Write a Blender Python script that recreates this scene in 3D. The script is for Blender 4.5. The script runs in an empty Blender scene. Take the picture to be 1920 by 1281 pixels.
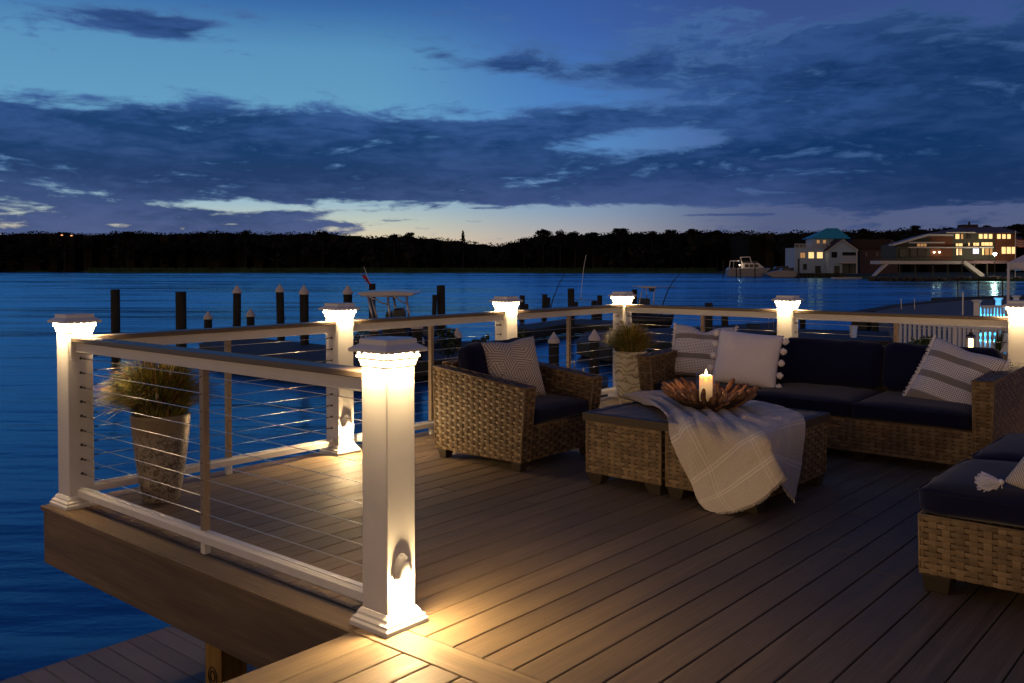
import bpy, math, random
from math import sin, cos, pi, atan, atan2, sqrt, radians
from mathutils import Vector, Matrix, noise
random.seed(7)
R = random.random
def rr(a, b): return a + (b - a) * R()
S = bpy.context.scene
COL = S.collection

# ------------------------------------------------------------------ camera (deck frame: X runs along the long rail, Y towards the water)
CAM = Vector((-2.27865, -5.17186, 1.35))
FW = Vector((0.760679, 0.649129, 0.0)); RT = Vector((0.649129, -0.760679, 0.0))
F = 1703.0; PIT = 0.0256; CX, CY = 960.0, 540.24
cd = bpy.data.cameras.new('camera'); cam = bpy.data.objects.new('camera', cd); COL.objects.link(cam)
cam.location = CAM
cam.rotation_euler = (pi/2 - PIT, 0, atan2(FW.y, FW.x) - pi/2)
cd.sensor_width = 36; cd.lens = F/1920*36; cd.shift_y = -(640.5 - CY)/1920
cd.clip_start = .05; cd.clip_end = 5000
S.camera = cam

# ------------------------------------------------------------------ colour helper
def srgb(r, g, b, a=1.0):
    f = lambda c: (c/255/12.92) if c/255 <= .04045 else ((c/255 + .055)/1.055)**2.4
    return (f(r), f(g), f(b), a)

# ------------------------------------------------------------------ node helper
class NT:
    def __init__(s, tree): s.t = tree; s.n = tree.nodes; s.l = tree.links
    def new(s, typ, **kw):
        n = s.n.new(typ)
        for k, v in kw.items(): setattr(n, k, v)
        return n
    def put(s, sock, v):
        if isinstance(v, bpy.types.NodeSocket): s.l.new(v, sock)
        elif v is not None: sock.default_value = v
    def m(s, op, a, b=None, c=None, clamp=False):
        n = s.new('ShaderNodeMath', operation=op); n.use_clamp = clamp
        s.put(n.inputs[0], a); s.put(n.inputs[1], b) if b is not None else None
        if c is not None: s.put(n.inputs[2], c)
        return n.outputs[0]
    def mix(s, f, a, b, typ='MIX'):
        n = s.new('ShaderNodeMix', data_type='RGBA', blend_type=typ)
        s.put(n.inputs[0], f); s.put(n.inputs[6], a); s.put(n.inputs[7], b)
        return n.outputs[2]
    def sep(s, v): n = s.new('ShaderNodeSeparateXYZ'); s.put(n.inputs[0], v); return n.outputs
    def comb(s, x, y, z):
        n = s.new('ShaderNodeCombineXYZ'); s.put(n.inputs[0], x); s.put(n.inputs[1], y); s.put(n.inputs[2], z); return n.outputs[0]
    def noise(s, vec, scale, detail=4, rough=.55, dist=0.0):
        n = s.new('ShaderNodeTexNoise'); s.put(n.inputs['Vector'], vec); n.inputs['Scale'].default_value = scale
        n.inputs['Detail'].default_value = detail; n.inputs['Roughness'].default_value = rough; n.inputs['Distortion'].default_value = dist
        return n.outputs[0]
    def ss(s, v, a, b, lo=0.0, hi=1.0):
        n = s.new('ShaderNodeMapRange', interpolation_type='SMOOTHSTEP'); s.put(n.inputs[0], v)
        n.inputs[1].default_value = a; n.inputs[2].default_value = b; n.inputs[3].default_value = lo; n.inputs[4].default_value = hi
        return n.outputs[0]
    def ramp(s, v, stops):
        n = s.new('ShaderNodeValToRGB'); s.put(n.inputs[0], v); e = n.color_ramp.elements
        e[0].position, e[0].color = stops[0]; e[1].position, e[1].color = stops[-1]
        for p_, c_ in stops[1:-1]:
            k = e.new(p_); k.color = c_
        return n.outputs[0]
    def mapping(s, vec, scale=(1,1,1), rot=(0,0,0), loc=(0,0,0)):
        n = s.new('ShaderNodeMapping'); s.put(n.inputs[0], vec); n.inputs[1].default_value = loc; n.inputs[2].default_value = rot; n.inputs[3].default_value = scale
        return n.outputs[0]

# ------------------------------------------------------------------ world: dusk sky with broken cloud (direction based)
wd = bpy.data.worlds.new('World'); S.world = wd; wd.use_nodes = True
T = NT(wd.node_tree)
for n in list(T.n): T.n.remove(n)
tc = T.new('ShaderNodeTexCoord'); dvec = tc.outputs['Generated']
dx, dy, dz = T.sep(dvec)[:3]
dr = T.m('ADD', T.m('MULTIPLY', dx, RT.x), T.m('MULTIPLY', dy, RT.y))
df = T.m('ADD', T.m('MULTIPLY', dx, FW.x), T.m('MULTIPLY', dy, FW.y))
az = T.m('ARCTAN2', dr, df)
el = T.m('ARCSINE', dz)
def ae(x, y):
    a = (x-CX)/F; b = (CY-y)/F
    return atan(a/(cos(PIT)+b*sin(PIT))), atan((-sin(PIT)+b*cos(PIT))/sqrt(a*a+1))
# cloud-plane coordinates give the perspective squeeze towards the horizon
iz = T.m('DIVIDE', 1.0, T.m('ADD', T.m('MAXIMUM', dz, 0.0), .055))
pv = T.comb(T.m('MULTIPLY', dr, iz), T.m('MULTIPLY', T.m('MULTIPLY', df, iz), .55), 0.0)
pa = T.comb(T.m('MULTIPLY', az, 1.0), T.m('MULTIPLY', el, 3.2), 0.3)
nA = T.noise(pv, 1.05, 7, .6, .35)
nB = T.noise(pa, 9.0, 7, .62, .5)
nC = T.noise(T.comb(az, T.m('MULTIPLY', el, 4.5), 4.0), 3.2, 5, .55, .2)
nD = T.noise(T.comb(az, T.m('MULTIPLY', el, 4.2), 9.0), 26.0, 6, .6, .4)
nz = T.m('ADD', T.m('MULTIPLY', T.m('SUBTRACT', nA, .5), .7), T.m('MULTIPLY', T.m('SUBTRACT', nB, .5), 1.25))
nz = T.m('ADD', nz, T.m('MULTIPLY', T.m('SUBTRACT', nD, .5), T.ss(el, .02, .12, 1.0, .55)))
blobs = [ # pixel x, y, half sizes, amount
 (120,235,360,62,1.0),(560,262,330,62,1.0),(900,255,260,42,.75),(300,330,700,52,1.0),(1000,345,560,36,1.05),
 (1560,190,400,110,1.0),(1850,230,300,150,1.0),(1200,130,240,38,.75),(1480,60,300,60,.5),(1120,215,200,22,.6),(1450,330,520,50,1.0),(1850,330,300,40,.6),
 (235,35,150,30,.95),(330,62,80,20,.5),(810,102,60,14,.75),(960,125,60,14,.6),(420,100,40,8,.3),
 (120,425,330,34,1.0),(460,425,190,17,.85),(0,390,240,26,.6),
 (1240,262,120,16,-1.1),(1010,185,110,26,-.55),(420,150,420,34,-.4),(440,386,260,8,-.75),(900,408,300,22,-.75),(1330,400,340,10,-.35),(70,382,26,4,-.6),(900,415,32,3.5,.9),(1360,403,120,3,1.0),(760,413,60,6,.6),(700,395,90,5,.5),(640,420,60,6,.5),(920,222,80,8,-.6),(500,250,120,6,-.35),(560,236,60,5,-.4),(170,204,60,5,-.4),(340,28,60,10,-.3),(1180,178,60,10,-.4),(1330,195,60,8,-.35),(560,400,60,6,.5),(50,378,150,16,.55),(800,428,40,3,.5),(930,392,60,4,.5),(1430,335,110,5,-.55),(1640,296,200,6,-.35)]
bias = None
for (bx, by, sx, sy, am) in blobs:
    a0, e0 = ae(bx, by); sa = sx/F; se = sy/F
    qa = T.m('DIVIDE', T.m('SUBTRACT', az, a0), sa); qe = T.m('DIVIDE', T.m('SUBTRACT', el, e0), se)
    g = T.m('MULTIPLY', T.m('EXPONENT', T.m('MULTIPLY', T.m('ADD', T.m('MULTIPLY', qa, qa), T.m('MULTIPLY', qe, qe)), -1.0)), am)
    bias = g if bias is None else T.m('ADD', bias, g)
bias = T.m('MINIMUM', bias, 1.15)
cov = T.m('ADD', T.m('SUBTRACT', bias, .42), T.m('MULTIPLY', nz, 2.3))
over = T.m('MULTIPLY', T.ss(el, .33, .6), .35)
cov = T.m('ADD', cov, over)
mask = T.ss(cov, -.22, .42)
def E(y): return ae(960, y)[1]
elr = T.m('DIVIDE', el, .36, clamp=True)
def cs(y, c): return (max(0, min(1, E(y)/.36)), srgb(*c))
clearL = T.ramp(elr, [cs(495,(224,190,150)), cs(448,(222,204,172)), cs(415,(190,200,188)), cs(385,(158,188,202)), cs(250,(102,160,196)), cs(110,(88,146,188)), cs(30,(60,110,168)), cs(0,(52,98,160)), (1.0, srgb(40,84,150))])
clearM = T.ramp(elr, [cs(495,(196,168,150)), cs(440,(172,168,168)), cs(400,(140,160,182)), cs(300,(92,146,200)), cs(200,(74,128,192)), cs(60,(60,98,168)), (1.0, srgb(40,76,140))])
clearR = T.ramp(elr, [cs(495,(100,98,122)), cs(430,(84,94,128)), cs(380,(78,92,134)), cs(250,(70,96,156)), cs(60,(58,82,140)), (1.0, srgb(36,66,124))])
clear = T.mix(T.ss(az, ae(650,0)[0], ae(1100,0)[0]), clearL, clearM)
clear = T.mix(T.ss(az, ae(1000,0)[0], ae(1480,0)[0]), clear, clearR)
cdark = T.ramp(elr, [cs(470,(48,70,116)), cs(400,(42,64,110)), cs(350,(26,52,98)), cs(280,(14,52,100)), cs(150,(18,50,98)), (1.0, srgb(20,44,86))])
clite = T.ramp(elr, [cs(470,(74,92,136)), cs(400,(66,84,132)), cs(330,(46,72,122)), cs(200,(52,88,146)), (1.0, srgb(50,76,130))])
ccol = T.mix(T.ss(T.m('ADD', T.m('ADD', T.m('MULTIPLY', nC, .45), T.m('MULTIPLY', nB, .35)), T.m('MULTIPLY', nD, .3)), .45, .66), cdark, clite)
ccol = T.mix(T.m('MULTIPLY', T.m('MULTIPLY', T.ss(cov, .15, .62, 1.0, 0.0), T.ss(el, .05, .1)), .45), ccol, srgb(86,128,184))
rightdark = T.m('MULTIPLY', T.ss(az, ae(1350,0)[0], ae(1850,0)[0]), .45)
ccol = T.mix(rightdark, ccol, srgb(10,44,84))
front = T.mix(T.m('MULTIPLY', mask, .97), clear, ccol)
# east side of the dusk sky (behind the camera): warmed low down as fill, then deep blue overhead
east = T.ramp(T.m('DIVIDE', el, 1.57, clamp=True), [(0.0, srgb(108,90,82)), (.10, srgb(86,76,76)), (.24, srgb(52,54,76)), (.5, srgb(32,42,76)), (1.0, srgb(24,42,88))])
# low warm glow added to the unseen sky behind the camera as fill light
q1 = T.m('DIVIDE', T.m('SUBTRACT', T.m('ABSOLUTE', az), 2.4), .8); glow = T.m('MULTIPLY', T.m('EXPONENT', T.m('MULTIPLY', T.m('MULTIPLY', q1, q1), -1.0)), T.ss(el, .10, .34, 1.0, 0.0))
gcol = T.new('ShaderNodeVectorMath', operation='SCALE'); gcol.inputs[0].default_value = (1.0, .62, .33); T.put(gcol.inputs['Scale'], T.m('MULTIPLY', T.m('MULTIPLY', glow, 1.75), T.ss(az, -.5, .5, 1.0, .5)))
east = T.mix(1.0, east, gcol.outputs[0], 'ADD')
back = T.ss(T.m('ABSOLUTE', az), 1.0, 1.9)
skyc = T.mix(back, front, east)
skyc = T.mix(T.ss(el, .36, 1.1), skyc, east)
skyc = T.mix(T.ss(el, -.02, -.005), srgb(10,22,44), skyc)
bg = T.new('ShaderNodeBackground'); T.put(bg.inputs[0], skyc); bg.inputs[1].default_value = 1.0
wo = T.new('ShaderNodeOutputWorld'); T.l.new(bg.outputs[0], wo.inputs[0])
wd.cycles.sampling_method = 'MANUAL'; wd.cycles.sample_map_resolution = 512

S.view_settings.view_transform = 'Standard'; S.view_settings.look = 'None'
S.view_settings.exposure = 0.0; S.view_settings.gamma = 1.0
S.cycles.use_denoising = True
try: S.cycles.denoiser = 'OPENIMAGEDENOISE'
except Exception: pass
S.cycles.max_bounces = 6; S.cycles.diffuse_bounces = 3; S.cycles.glossy_bounces = 3; S.cycles.transmission_bounces = 6
S.cycles.sample_clamp_indirect = 4.0; S.cycles.caustics_reflective = False; S.cycles.caustics_refractive = False
S.cycles.use_light_tree = True
WARM = (1.0, .68, .33)

# ------------------------------------------------------------------ materials
MATS = {}
def mat(name, col=(.5,.5,.5), rough=.6, spec=.4, metal=0.0, fn=None, emit=None, es=1.0, sheen=0.0):
    if name in MATS: return MATS[name]
    m = bpy.data.materials.new(name); m.use_nodes = True; MATS[name] = m
    t = NT(m.node_tree); b = t.n['Principled BSDF']
    if len(col) == 3: col = (*col, 1)
    b.inputs['Base Color'].default_value = col; b.inputs['Roughness'].default_value = rough
    b.inputs['Specular IOR Level'].default_value = spec; b.inputs['Metallic'].default_value = metal
    if sheen: b.inputs['Sheen Weight'].default_value = sheen
    if emit: b.inputs['Emission Color'].default_value = (*emit, 1) if len(emit) == 3 else emit; b.inputs['Emission Strength'].default_value = es
    if fn: fn(t, b, m)
    return m
def bump(t, b, h, strength=.3, dist=.01):
    n = t.new('ShaderNodeBump'); n.inputs['Strength'].default_value = strength; n.inputs['Distance'].default_value = dist
    t.put(n.inputs['Height'], h); t.put(b.inputs['Normal'], n.outputs[0])
def ocoord(t): return t.new('ShaderNodeTexCoord').outputs['Object']
def island(t): return t.new('ShaderNodeNewGeometry').outputs['Random Per Island']

def f_deck(axis):
    def fn(t, b, m):
        o = ocoord(t); ri = island(t)
        off = t.comb(t.m('MULTIPLY', ri, 37.0), t.m('MULTIPLY', ri, 91.0), 0.0)
        n = t.new('ShaderNodeVectorMath', operation='ADD'); t.put(n.inputs[0], o); t.put(n.inputs[1], off); v = n.outputs[0]
        sc = (3.0, 110.0, 110.0) if axis == 'x' else (110.0, 3.0, 110.0)
        sc2 = (.8, 14.0, 14.0) if axis == 'x' else (14.0, .8, 14.0)
        g1 = t.noise(t.mapping(v, sc), 1.0, 5, .65); g2 = t.noise(t.mapping(v, sc2), 1.0, 4, .6, .6); g3 = t.noise(o, 1.1, 3, .5)
        k = t.m('ADD', t.m('MULTIPLY', g1, .45), t.m('MULTIPLY', g2, .55))
        c = t.ramp(k, [(.3, (.115,.076,.041,1)), (.5, (.190,.132,.074,1)), (.72, (.285,.208,.125,1))])
        br = t.m('ADD', .82, t.m('MULTIPLY', ri, .30)); br = t.m('MULTIPLY', br, t.ss(g3, .3, .7, .86, 1.1))
        c = t.mix(1.0, c, t.comb(br, br, br), 'MULTIPLY')
        t.put(b.inputs['Base Color'], c); t.put(b.inputs['Roughness'], t.ss(g2, .3, .7, .54, .72))
        bump(t, b, k, .35, .004)
    return fn
M_deckx = mat('deck_board_x', rough=.5, fn=f_deck('x')); M_decky = mat('deck_board_y', rough=.5, fn=f_deck('y'))
def f_low(t, b, m):
    o = ocoord(t); ri = island(t)
    g1 = t.noise(t.mapping(o, (110,4,110)), 1.0, 4, .6); g2 = t.noise(o, 2.0, 3)
    k = t.m('ADD', t.m('MULTIPLY', g1, .5), t.m('MULTIPLY', ri, .5))
    t.put(b.inputs['Base Color'], t.ramp(t.m('ADD', t.m('MULTIPLY', k, .7), t.m('MULTIPLY', g2, .3)), [(.2, (.10,.078,.062,1)), (.8, (.19,.155,.128,1))])); bump(t, b, g1, .3, .003)
M_low = mat('lower_dock_board', rough=.55, fn=f_low)
def f_white(t, b, m):
    o = ocoord(t); g = t.noise(t.mapping(o, (60,60,6)), 1.0, 4, .6); g2 = t.noise(o, 3.0, 4, .6)
    t.put(b.inputs['Base Color'], t.ramp(g2, [(.3, (.70,.69,.67,1)), (.7, (.80,.79,.77,1))])); bump(t, b, g, .12, .002)
    t.put(b.inputs['Roughness'], t.ss(g2, .3, .7, .34, .5))
M_white = mat('white_composite', rough=.42, fn=f_white)
M_taupe = mat('taupe_rail_board', (.15,.115,.085), .45, fn=lambda t,b,m: bump(t, b, t.noise(t.mapping(ocoord(t),(40,40,40)),1,4), .15, .002))
M_alu = mat('bronze_metal', (.34,.26,.18), .45, metal=.3)
M_steel = mat('steel_cable', (.62,.60,.57), .28, metal=1.0)
M_black = mat('black_fitting', (.02,.02,.02), .4)
M_led = mat('led_bead', (1,.9,.7), .5, emit=(1.0,.72,.40), es=45.0)
M_lens = mat('accent_lens', (1,.9,.7), .5, emit=(1.0,.74,.42), es=9.0)
def f_wick(dark):
    def fn(t, b, m):
        o = ocoord(t); ri = island(t); n = t.noise(o, 60, 4, .6); n2 = t.noise(t.mapping(o, (200,200,200)), 1.0, 3)
        k = t.m('ADD', t.m('MULTIPLY', n, .55), t.m('MULTIPLY', ri, .45))
        if dark: st = [(.2, (.055,.035,.020,1)), (.55, (.10,.064,.035,1)), (.85, (.16,.105,.06,1))]
        else: st = [(.22, (.12,.078,.040,1)), (.5, (.18,.12,.064,1)), (.8, (.27,.19,.105,1))]
        t.put(b.inputs['Base Color'], t.ramp(k, st)); bump(t, b, n2, .2, .001)
    return fn
M_wick = mat('wicker_strand', rough=.55, spec=.35, fn=f_wick(False))
M_wcore = mat('wicker_core', (.045,.028,.016), .8)
M_navy = mat('navy_fabric', (.0050,.0055,.030), .9, spec=.15, sheen=.15, fn=lambda t,b,m: bump(t, b, t.noise(ocoord(t), 420, 3, .7), .35, .0015))
M_foot = mat('dark_plastic_foot', (.03,.022,.015), .5)
M_tfoot = mat('taupe_plastic_foot', (.045,.034,.022), .5)
def f_slat(t, b, m):
    o = ocoord(t); g = t.noise(t.mapping(o, (4,90,90)), 1.0, 4); bump(t, b, g, .2, .002)
    t.put(b.inputs['Base Color'], t.ramp(g, [(.3,(.26,.18,.11,1)),(.7,(.40,.29,.19,1))]))
M_slat = mat('faux_wood_slat', rough=.62, spec=.2, fn=f_slat)
M_tframe = mat('dark_taupe_frame', (.06,.042,.026), .6)
def f_pot(kind):
    def fn(t, b, m):
        o = ocoord(t)
        if kind == 'wave':
            w = t.new('ShaderNodeTexWave', wave_type='BANDS', bands_direction='Z', wave_profile='SAW'); t.put(w.inputs['Vector'], o)
            w.inputs['Scale'].default_value = 5.2; w.inputs['Distortion'].default_value = 13.0; w.inputs['Detail'].default_value = 3.0; w.inputs['Detail Scale'].default_value = 1.5
            n = t.noise(o, 14, 5)
            k = t.m('ADD', t.m('MULTIPLY', w.outputs[1], .65), t.m('MULTIPLY', n, .35))
            c = t.ramp(k, [(.12,(.085,.065,.045,1)),(.26,(.30,.25,.18,1)),(.45,(.50,.44,.35,1)),(.7,(.55,.50,.41,1)),(.86,(.36,.31,.25,1))])
        else:
            n = t.noise(t.mapping(o, (1,1,1)), 22, 8, .68, 2.2); n2 = t.noise(o, 4, 3)
            k = t.m('ADD', t.m('MULTIPLY', n, .8), t.m('MULTIPLY', n2, .2))
            c = t.ramp(k, [(.36,(.08,.07,.05,1)),(.47,(.21,.18,.13,1)),(.53,(.44,.39,.31,1)),(.6,(.24,.21,.16,1)),(.7,(.5,.46,.38,1))])
            z = t.sep(o)[2]; c = t.mix(t.ss(z, .36, .44), c, (.26,.21,.13,1))
        t.put(b.inputs['Base Color'], c); t.put(b.inputs['Roughness'], .45); bump(t, b, k, .15, .002)
    return fn
M_potA = mat('marbled_pot', rough=.4, fn=f_pot('marble')); M_potB = mat('swirled_pot', rough=.45, fn=f_pot('wave'))
M_soil = mat('potting_soil', (.02,.014,.01), .95)
def f_grass(t, b, m):
    ri = island(t)
    t.put(b.inputs['Base Color'], t.ramp(ri, [(0,(.09,.12,.015,1)),(.35,(.17,.19,.025,1)),(.6,(.34,.28,.05,1)),(.84,(.46,.31,.09,1)),(.9,(.24,.06,.05,1)),(1,(.12,.03,.03,1))]))
    b.inputs['Subsurface Weight'].default_value = 0.0
M_grass = mat('ornamental_grass_blade', rough=.55, fn=f_grass)
M_plume = mat('grass_plume', (.36,.27,.12), .8, fn=lambda t,b,m: bump(t,b,t.noise(ocoord(t),300,2),.6,.003))
M_leaf = mat('dark_leaf', (.025,.045,.018), .6)
M_drift = mat('driftwood', rough=.75, fn=lambda t,b,m: (t.put(b.inputs['Base Color'], t.ramp(t.m('ADD', t.m('MULTIPLY', island(t), .55), t.m('MULTIPLY', t.noise(t.mapping(ocoord(t),(60,60,60)),1,4), .45)), [(.2,(.10,.045,.022,1)),(.5,(.21,.105,.055,1)),(.8,(.34,.19,.11,1))])), bump(t,b,t.noise(ocoord(t),120,4),.5,.003)))
def f_wax(t, b, m):
    z = t.sep(ocoord(t))[2]; b.inputs['Subsurface Weight'].default_value = .7
    b.inputs['Subsurface Radius'].default_value = (1.0,.55,.25); b.inputs['Subsurface Scale'].default_value = .05
    # candlelight in the wax is put in as emission, stronger towards the top
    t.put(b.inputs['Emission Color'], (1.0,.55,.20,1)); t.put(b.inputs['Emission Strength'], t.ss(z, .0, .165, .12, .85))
M_wax = mat('candle_wax', (.85,.74,.55), .5, fn=f_wax)
M_flame = mat('flame', (1,.8,.5), .5, emit=(1.0,.66,.28), es=30.0)
def f_glass(t, b, m):
    b.inputs['Transmission Weight'].default_value = 1.0; b.inputs['IOR'].default_value = 1.15
    tr = t.new('ShaderNodeBsdfTransparent'); gl = t.new('ShaderNodeBsdfGlossy'); gl.inputs['Roughness'].default_value = .03
    fr = t.new('ShaderNodeLayerWeight'); fr.inputs[0].default_value = .12; mx = t.new('ShaderNodeMixShader')
    t.put(mx.inputs[0], t.m('MULTIPLY', fr.outputs[1], .35)); t.l.new(tr.outputs[0], mx.inputs[1]); t.l.new(gl.outputs[0], mx.inputs[2]); t.l.new(mx.outputs[0], t.n['Material Output'].inputs[0])
M_glass = mat('clear_glass', (1,1,1), .02, fn=f_glass)

def f_check(stripes):
    def fn(t, b, m):
        x, y, z = t.sep(ocoord(t))[:3]
        cx_ = t.m('FRACT', t.m('MULTIPLY', x, 78.0)); cy_ = t.m('FRACT', t.m('MULTIPLY', y, 78.0))
        hole = t.m('MULTIPLY', t.ss(cx_, .42, .55), t.ss(cy_, .42, .55))
        c = t.mix(hole, srgb(244,240,240), srgb(70,66,78))
        st = None
        for (y0, y1) in stripes:
            k = t.m('MULTIPLY', t.m('GREATER_THAN', y, y0), t.m('LESS_THAN', y, y1)); st = k if st is None else t.m('ADD', st, k)
        c = t.mix(st, c, srgb(146,140,134))
        t.put(b.inputs['Base Color'], c); bump(t, b, t.m('SUBTRACT', 1.0, hole), .4, .0015)
    return fn
M_checkA = mat('checked_fabric', rough=.9, spec=.1, sheen=.3, fn=f_check([(.085,.13),(-.085,-.04),(-.24,-.20)]))
M_checkB = mat('checked_fabric_wide', rough=.9, spec=.1, sheen=.3, fn=f_check([(.09,.135),(-.065,-.02),(-.25,-.175)]))
M_cream = mat('white_linen', srgb(240,236,240)[:3], .9, spec=.1, sheen=.4, fn=lambda t,b,m: bump(t,b,t.noise(t.mapping(ocoord(t),(300,300,300)),1,4,.7),.35,.002))
M_tassel = mat('white_yarn', srgb(244,240,242)[:3], .95, spec=.05, sheen=.4)
def f_maze(t, b, m):
    o = ocoord(t)
    v = t.new('ShaderNodeTexVoronoi', feature='F1'); t.put(v.inputs['Vector'], t.mapping(o, (1,1,0))); v.inputs['Scale'].default_value = 12.0; v.inputs['Randomness'].default_value = .8
    r = t.sep(v.outputs['Color'])[0]; x, y, z = t.sep(o)[:3]
    ang = t.m('MULTIPLY', t.m('FLOOR', t.m('MULTIPLY', r, 2.999)), pi/3); ang = t.m('ADD', ang, .26)
    p_ = t.m('ADD', t.m('MULTIPLY', x, t.m('COSINE', ang)), t.m('MULTIPLY', y, t.m('SINE', ang)))
    s = t.ss(t.m('FRACT', t.m('MULTIPLY', p_, 56.0)), .46, .54)
    t.put(b.inputs['Base Color'], t.mix(s, srgb(150,139,132), srgb(216,206,194))); bump(t, b, s, .3, .002)
M_maze = mat('maze_print_fabric', rough=.9, spec=.1, sheen=.2, fn=f_maze)
def f_rib(t, b, m):
    x, y, z = t.sep(ocoord(t))[:3]
    k = t.m('FRACT', t.m('MULTIPLY', t.m('ADD', x, y), 95.0)); s = t.ss(k, .35, .6)
    t.put(b.inputs['Base Color'], t.mix(s, srgb(150,140,136), srgb(205,196,188))); bump(t, b, s, .6, .003)
M_rib = mat('ribbed_knit', rough=.95, spec=.05, fn=f_rib)

# throw: uv driven bands
def f_throw(t, b, m):
    uv = t.new('ShaderNodeUVMap').outputs[0]; u, v = t.sep(uv)[:2]
    band = None
    for (a, w_) in ((.30,.006),(.318,.006),(.47,.006),(.488,.006),(.66,.006),(.678,.006),(.84,.006),(.858,.006)):
        k = t.m('LESS_THAN', t.m('ABSOLUTE', t.m('SUBTRACT', v, a)), w_*.6); band = k if band is None else t.m('MAXIMUM', band, k)
    for a in (.16,.18,.5,.52,.82,.84):
        band = t.m('MAXIMUM', band, t.m('MULTIPLY', t.m('LESS_THAN', t.m('ABSOLUTE', t.m('SUBTRACT', u, a)), .003), .7))
    g = t.noise(t.mapping(uv, (160,260,1)), 1.0, 3, .6); g2 = t.noise(t.mapping(uv, (46,66,1)), 1.0, 2, .5)
    grid = t.m('MAXIMUM', t.ss(t.m('FRACT', t.m('MULTIPLY', u, 46)), .8, .95), t.ss(t.m('FRACT', t.m('MULTIPLY', v, 62)), .8, .95))
    base = t.mix(t.m('MULTIPLY', grid, .35), srgb(200,188,174), srgb(142,130,118))
    base = t.mix(t.ss(g, .35, .65, 0, .35), base, srgb(222,212,198))
    c = t.mix(t.m('MULTIPLY', band, .6), base, srgb(240,232,218))
    t.put(b.inputs['Base Color'], c)
    bump(t, b, t.m('ADD', t.m('MULTIPLY', g2, 1.0), t.m('MULTIPLY', g, .3)), .9, .006)
M_throw = mat('gauze_throw', rough=.95, spec=.05, sheen=.3, fn=f_throw)

def f_water(t, b, m):
    o = ocoord(t)
    # stretched across the view: wind ripples smoothed by the long exposure
    ro = t.mapping(o, (1,1,1), rot=(0,0,-atan2(RT.y, RT.x)))
    n1 = t.noise(t.mapping(ro, (.8,1.9,1)), 1.0, 4, .6); n2 = t.noise(t.mapping(ro, (.05,.22,1)), 1.0, 4, .55); n3 = t.noise(t.mapping(ro, (3,9,1)), 1.0, 3, .6)
    n4 = t.noise(t.mapping(ro, (.012,.05,1)), 1.0, 4, .6)
    h = t.m('ADD', t.m('ADD', t.m('MULTIPLY', t.m('MULTIPLY', n1, t.ss(n4, .35, .65, .4, 1.4)), .17), t.m('MULTIPLY', n2, 3.4)), t.m('MULTIPLY', n3, .035))
    bn = t.new('ShaderNodeBump'); bn.inputs['Strength'].default_value = 1.0; bn.inputs['Distance'].default_value = .11; t.put(bn.inputs['Height'], h)
    df_ = t.new('ShaderNodeBsdfDiffuse'); df_.inputs[0].default_value = (.002,.032,.122,1)
    gl = t.new('ShaderNodeBsdfGlossy'); gl.inputs[0].default_value = (.31,.68,.92,1); t.put(gl.inputs['Roughness'], t.ss(t.m('ADD', t.m('MULTIPLY', n2, .5), t.m('MULTIPLY', n4, .5)), .38, .62, .10, .30))
    t.put(gl.inputs['Normal'], bn.outputs[0]); t.put(df_.inputs['Normal'], bn.outputs[0])
    fr = t.new('ShaderNodeFresnel'); fr.inputs[0].default_value = 1.333; t.put(fr.inputs['Normal'], bn.outputs[0])
    mx = t.new('ShaderNodeMixShader'); t.put(mx.inputs[0], t.m('ADD', t.m('MULTIPLY', fr.outputs[0], 1.25), .04, clamp=True))
    t.l.new(df_.outputs[0], mx.inputs[1]); t.l.new(gl.outputs[0], mx.inputs[2]); t.l.new(mx.outputs[0], t.n['Material Output'].inputs[0])
M_water = mat('bay_water', fn=f_water)
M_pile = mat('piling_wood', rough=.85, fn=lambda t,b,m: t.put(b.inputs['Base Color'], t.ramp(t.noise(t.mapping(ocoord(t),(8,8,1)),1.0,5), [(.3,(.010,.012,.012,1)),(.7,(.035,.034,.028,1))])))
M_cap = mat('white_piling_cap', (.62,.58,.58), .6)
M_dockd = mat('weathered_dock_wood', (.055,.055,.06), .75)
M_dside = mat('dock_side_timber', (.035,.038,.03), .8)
M_tree = mat('night_foliage', rough=.9, spec=.1, fn=lambda t,b,m: t.put(b.inputs['Base Color'], t.ramp(island(t), [(0,(.006,.006,.005,1)),(1,(.022,.020,.013,1))])))
M_trunk = mat('dark_bark', (.012,.009,.007), .9)
M_marsh = mat('marsh_grass', rough=.95, fn=lambda t,b,m: t.put(b.inputs['Base Color'], t.ramp(t.noise(ocoord(t),.1,4), [(.3,(.012,.030,.014,1)),(.7,(.035,.075,.030,1))])))
M_land = mat('dark_land', (.012,.012,.010), .95)
M_hull = mat('boat_gelcoat', (.60,.58,.60), .3)
M_hulldk = mat('dark_boat_hull', (.02,.022,.03), .3)
M_boatgl = mat('dark_boat_glass', (.01,.012,.02), .1)
M_tube = mat('boat_aluminium_tube', (.5,.48,.5), .4, metal=.6)
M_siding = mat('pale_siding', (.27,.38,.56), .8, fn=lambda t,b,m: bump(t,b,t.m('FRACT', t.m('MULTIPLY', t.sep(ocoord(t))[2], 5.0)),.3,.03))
M_teal = mat('teal_metal_roof', (.03,.30,.46), .5)
M_droof = mat('dark_shingle_roof', (.030,.022,.022), .9)
M_purple = mat('mauve_siding', (.075,.05,.065), .85)
M_rsid = mat('red_brown_siding', (.10,.035,.02), .8)
M_gsid = mat('grey_green_siding', (.05,.055,.05), .8)
M_trim = mat('pale_house_trim', (.42,.42,.46), .6)
M_winL = mat('lit_window', (.5,.35,.15), .3, emit=(1.0,.64,.26), es=1.3)
M_winW = mat('cool_lit_window', (.5,.5,.6), .3, emit=(.75,.85,1.0), es=1.3)
M_winA = mat('amber_lit_window', (.4,.25,.1), .3, emit=(1.0,.50,.20), es=.35)
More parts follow.
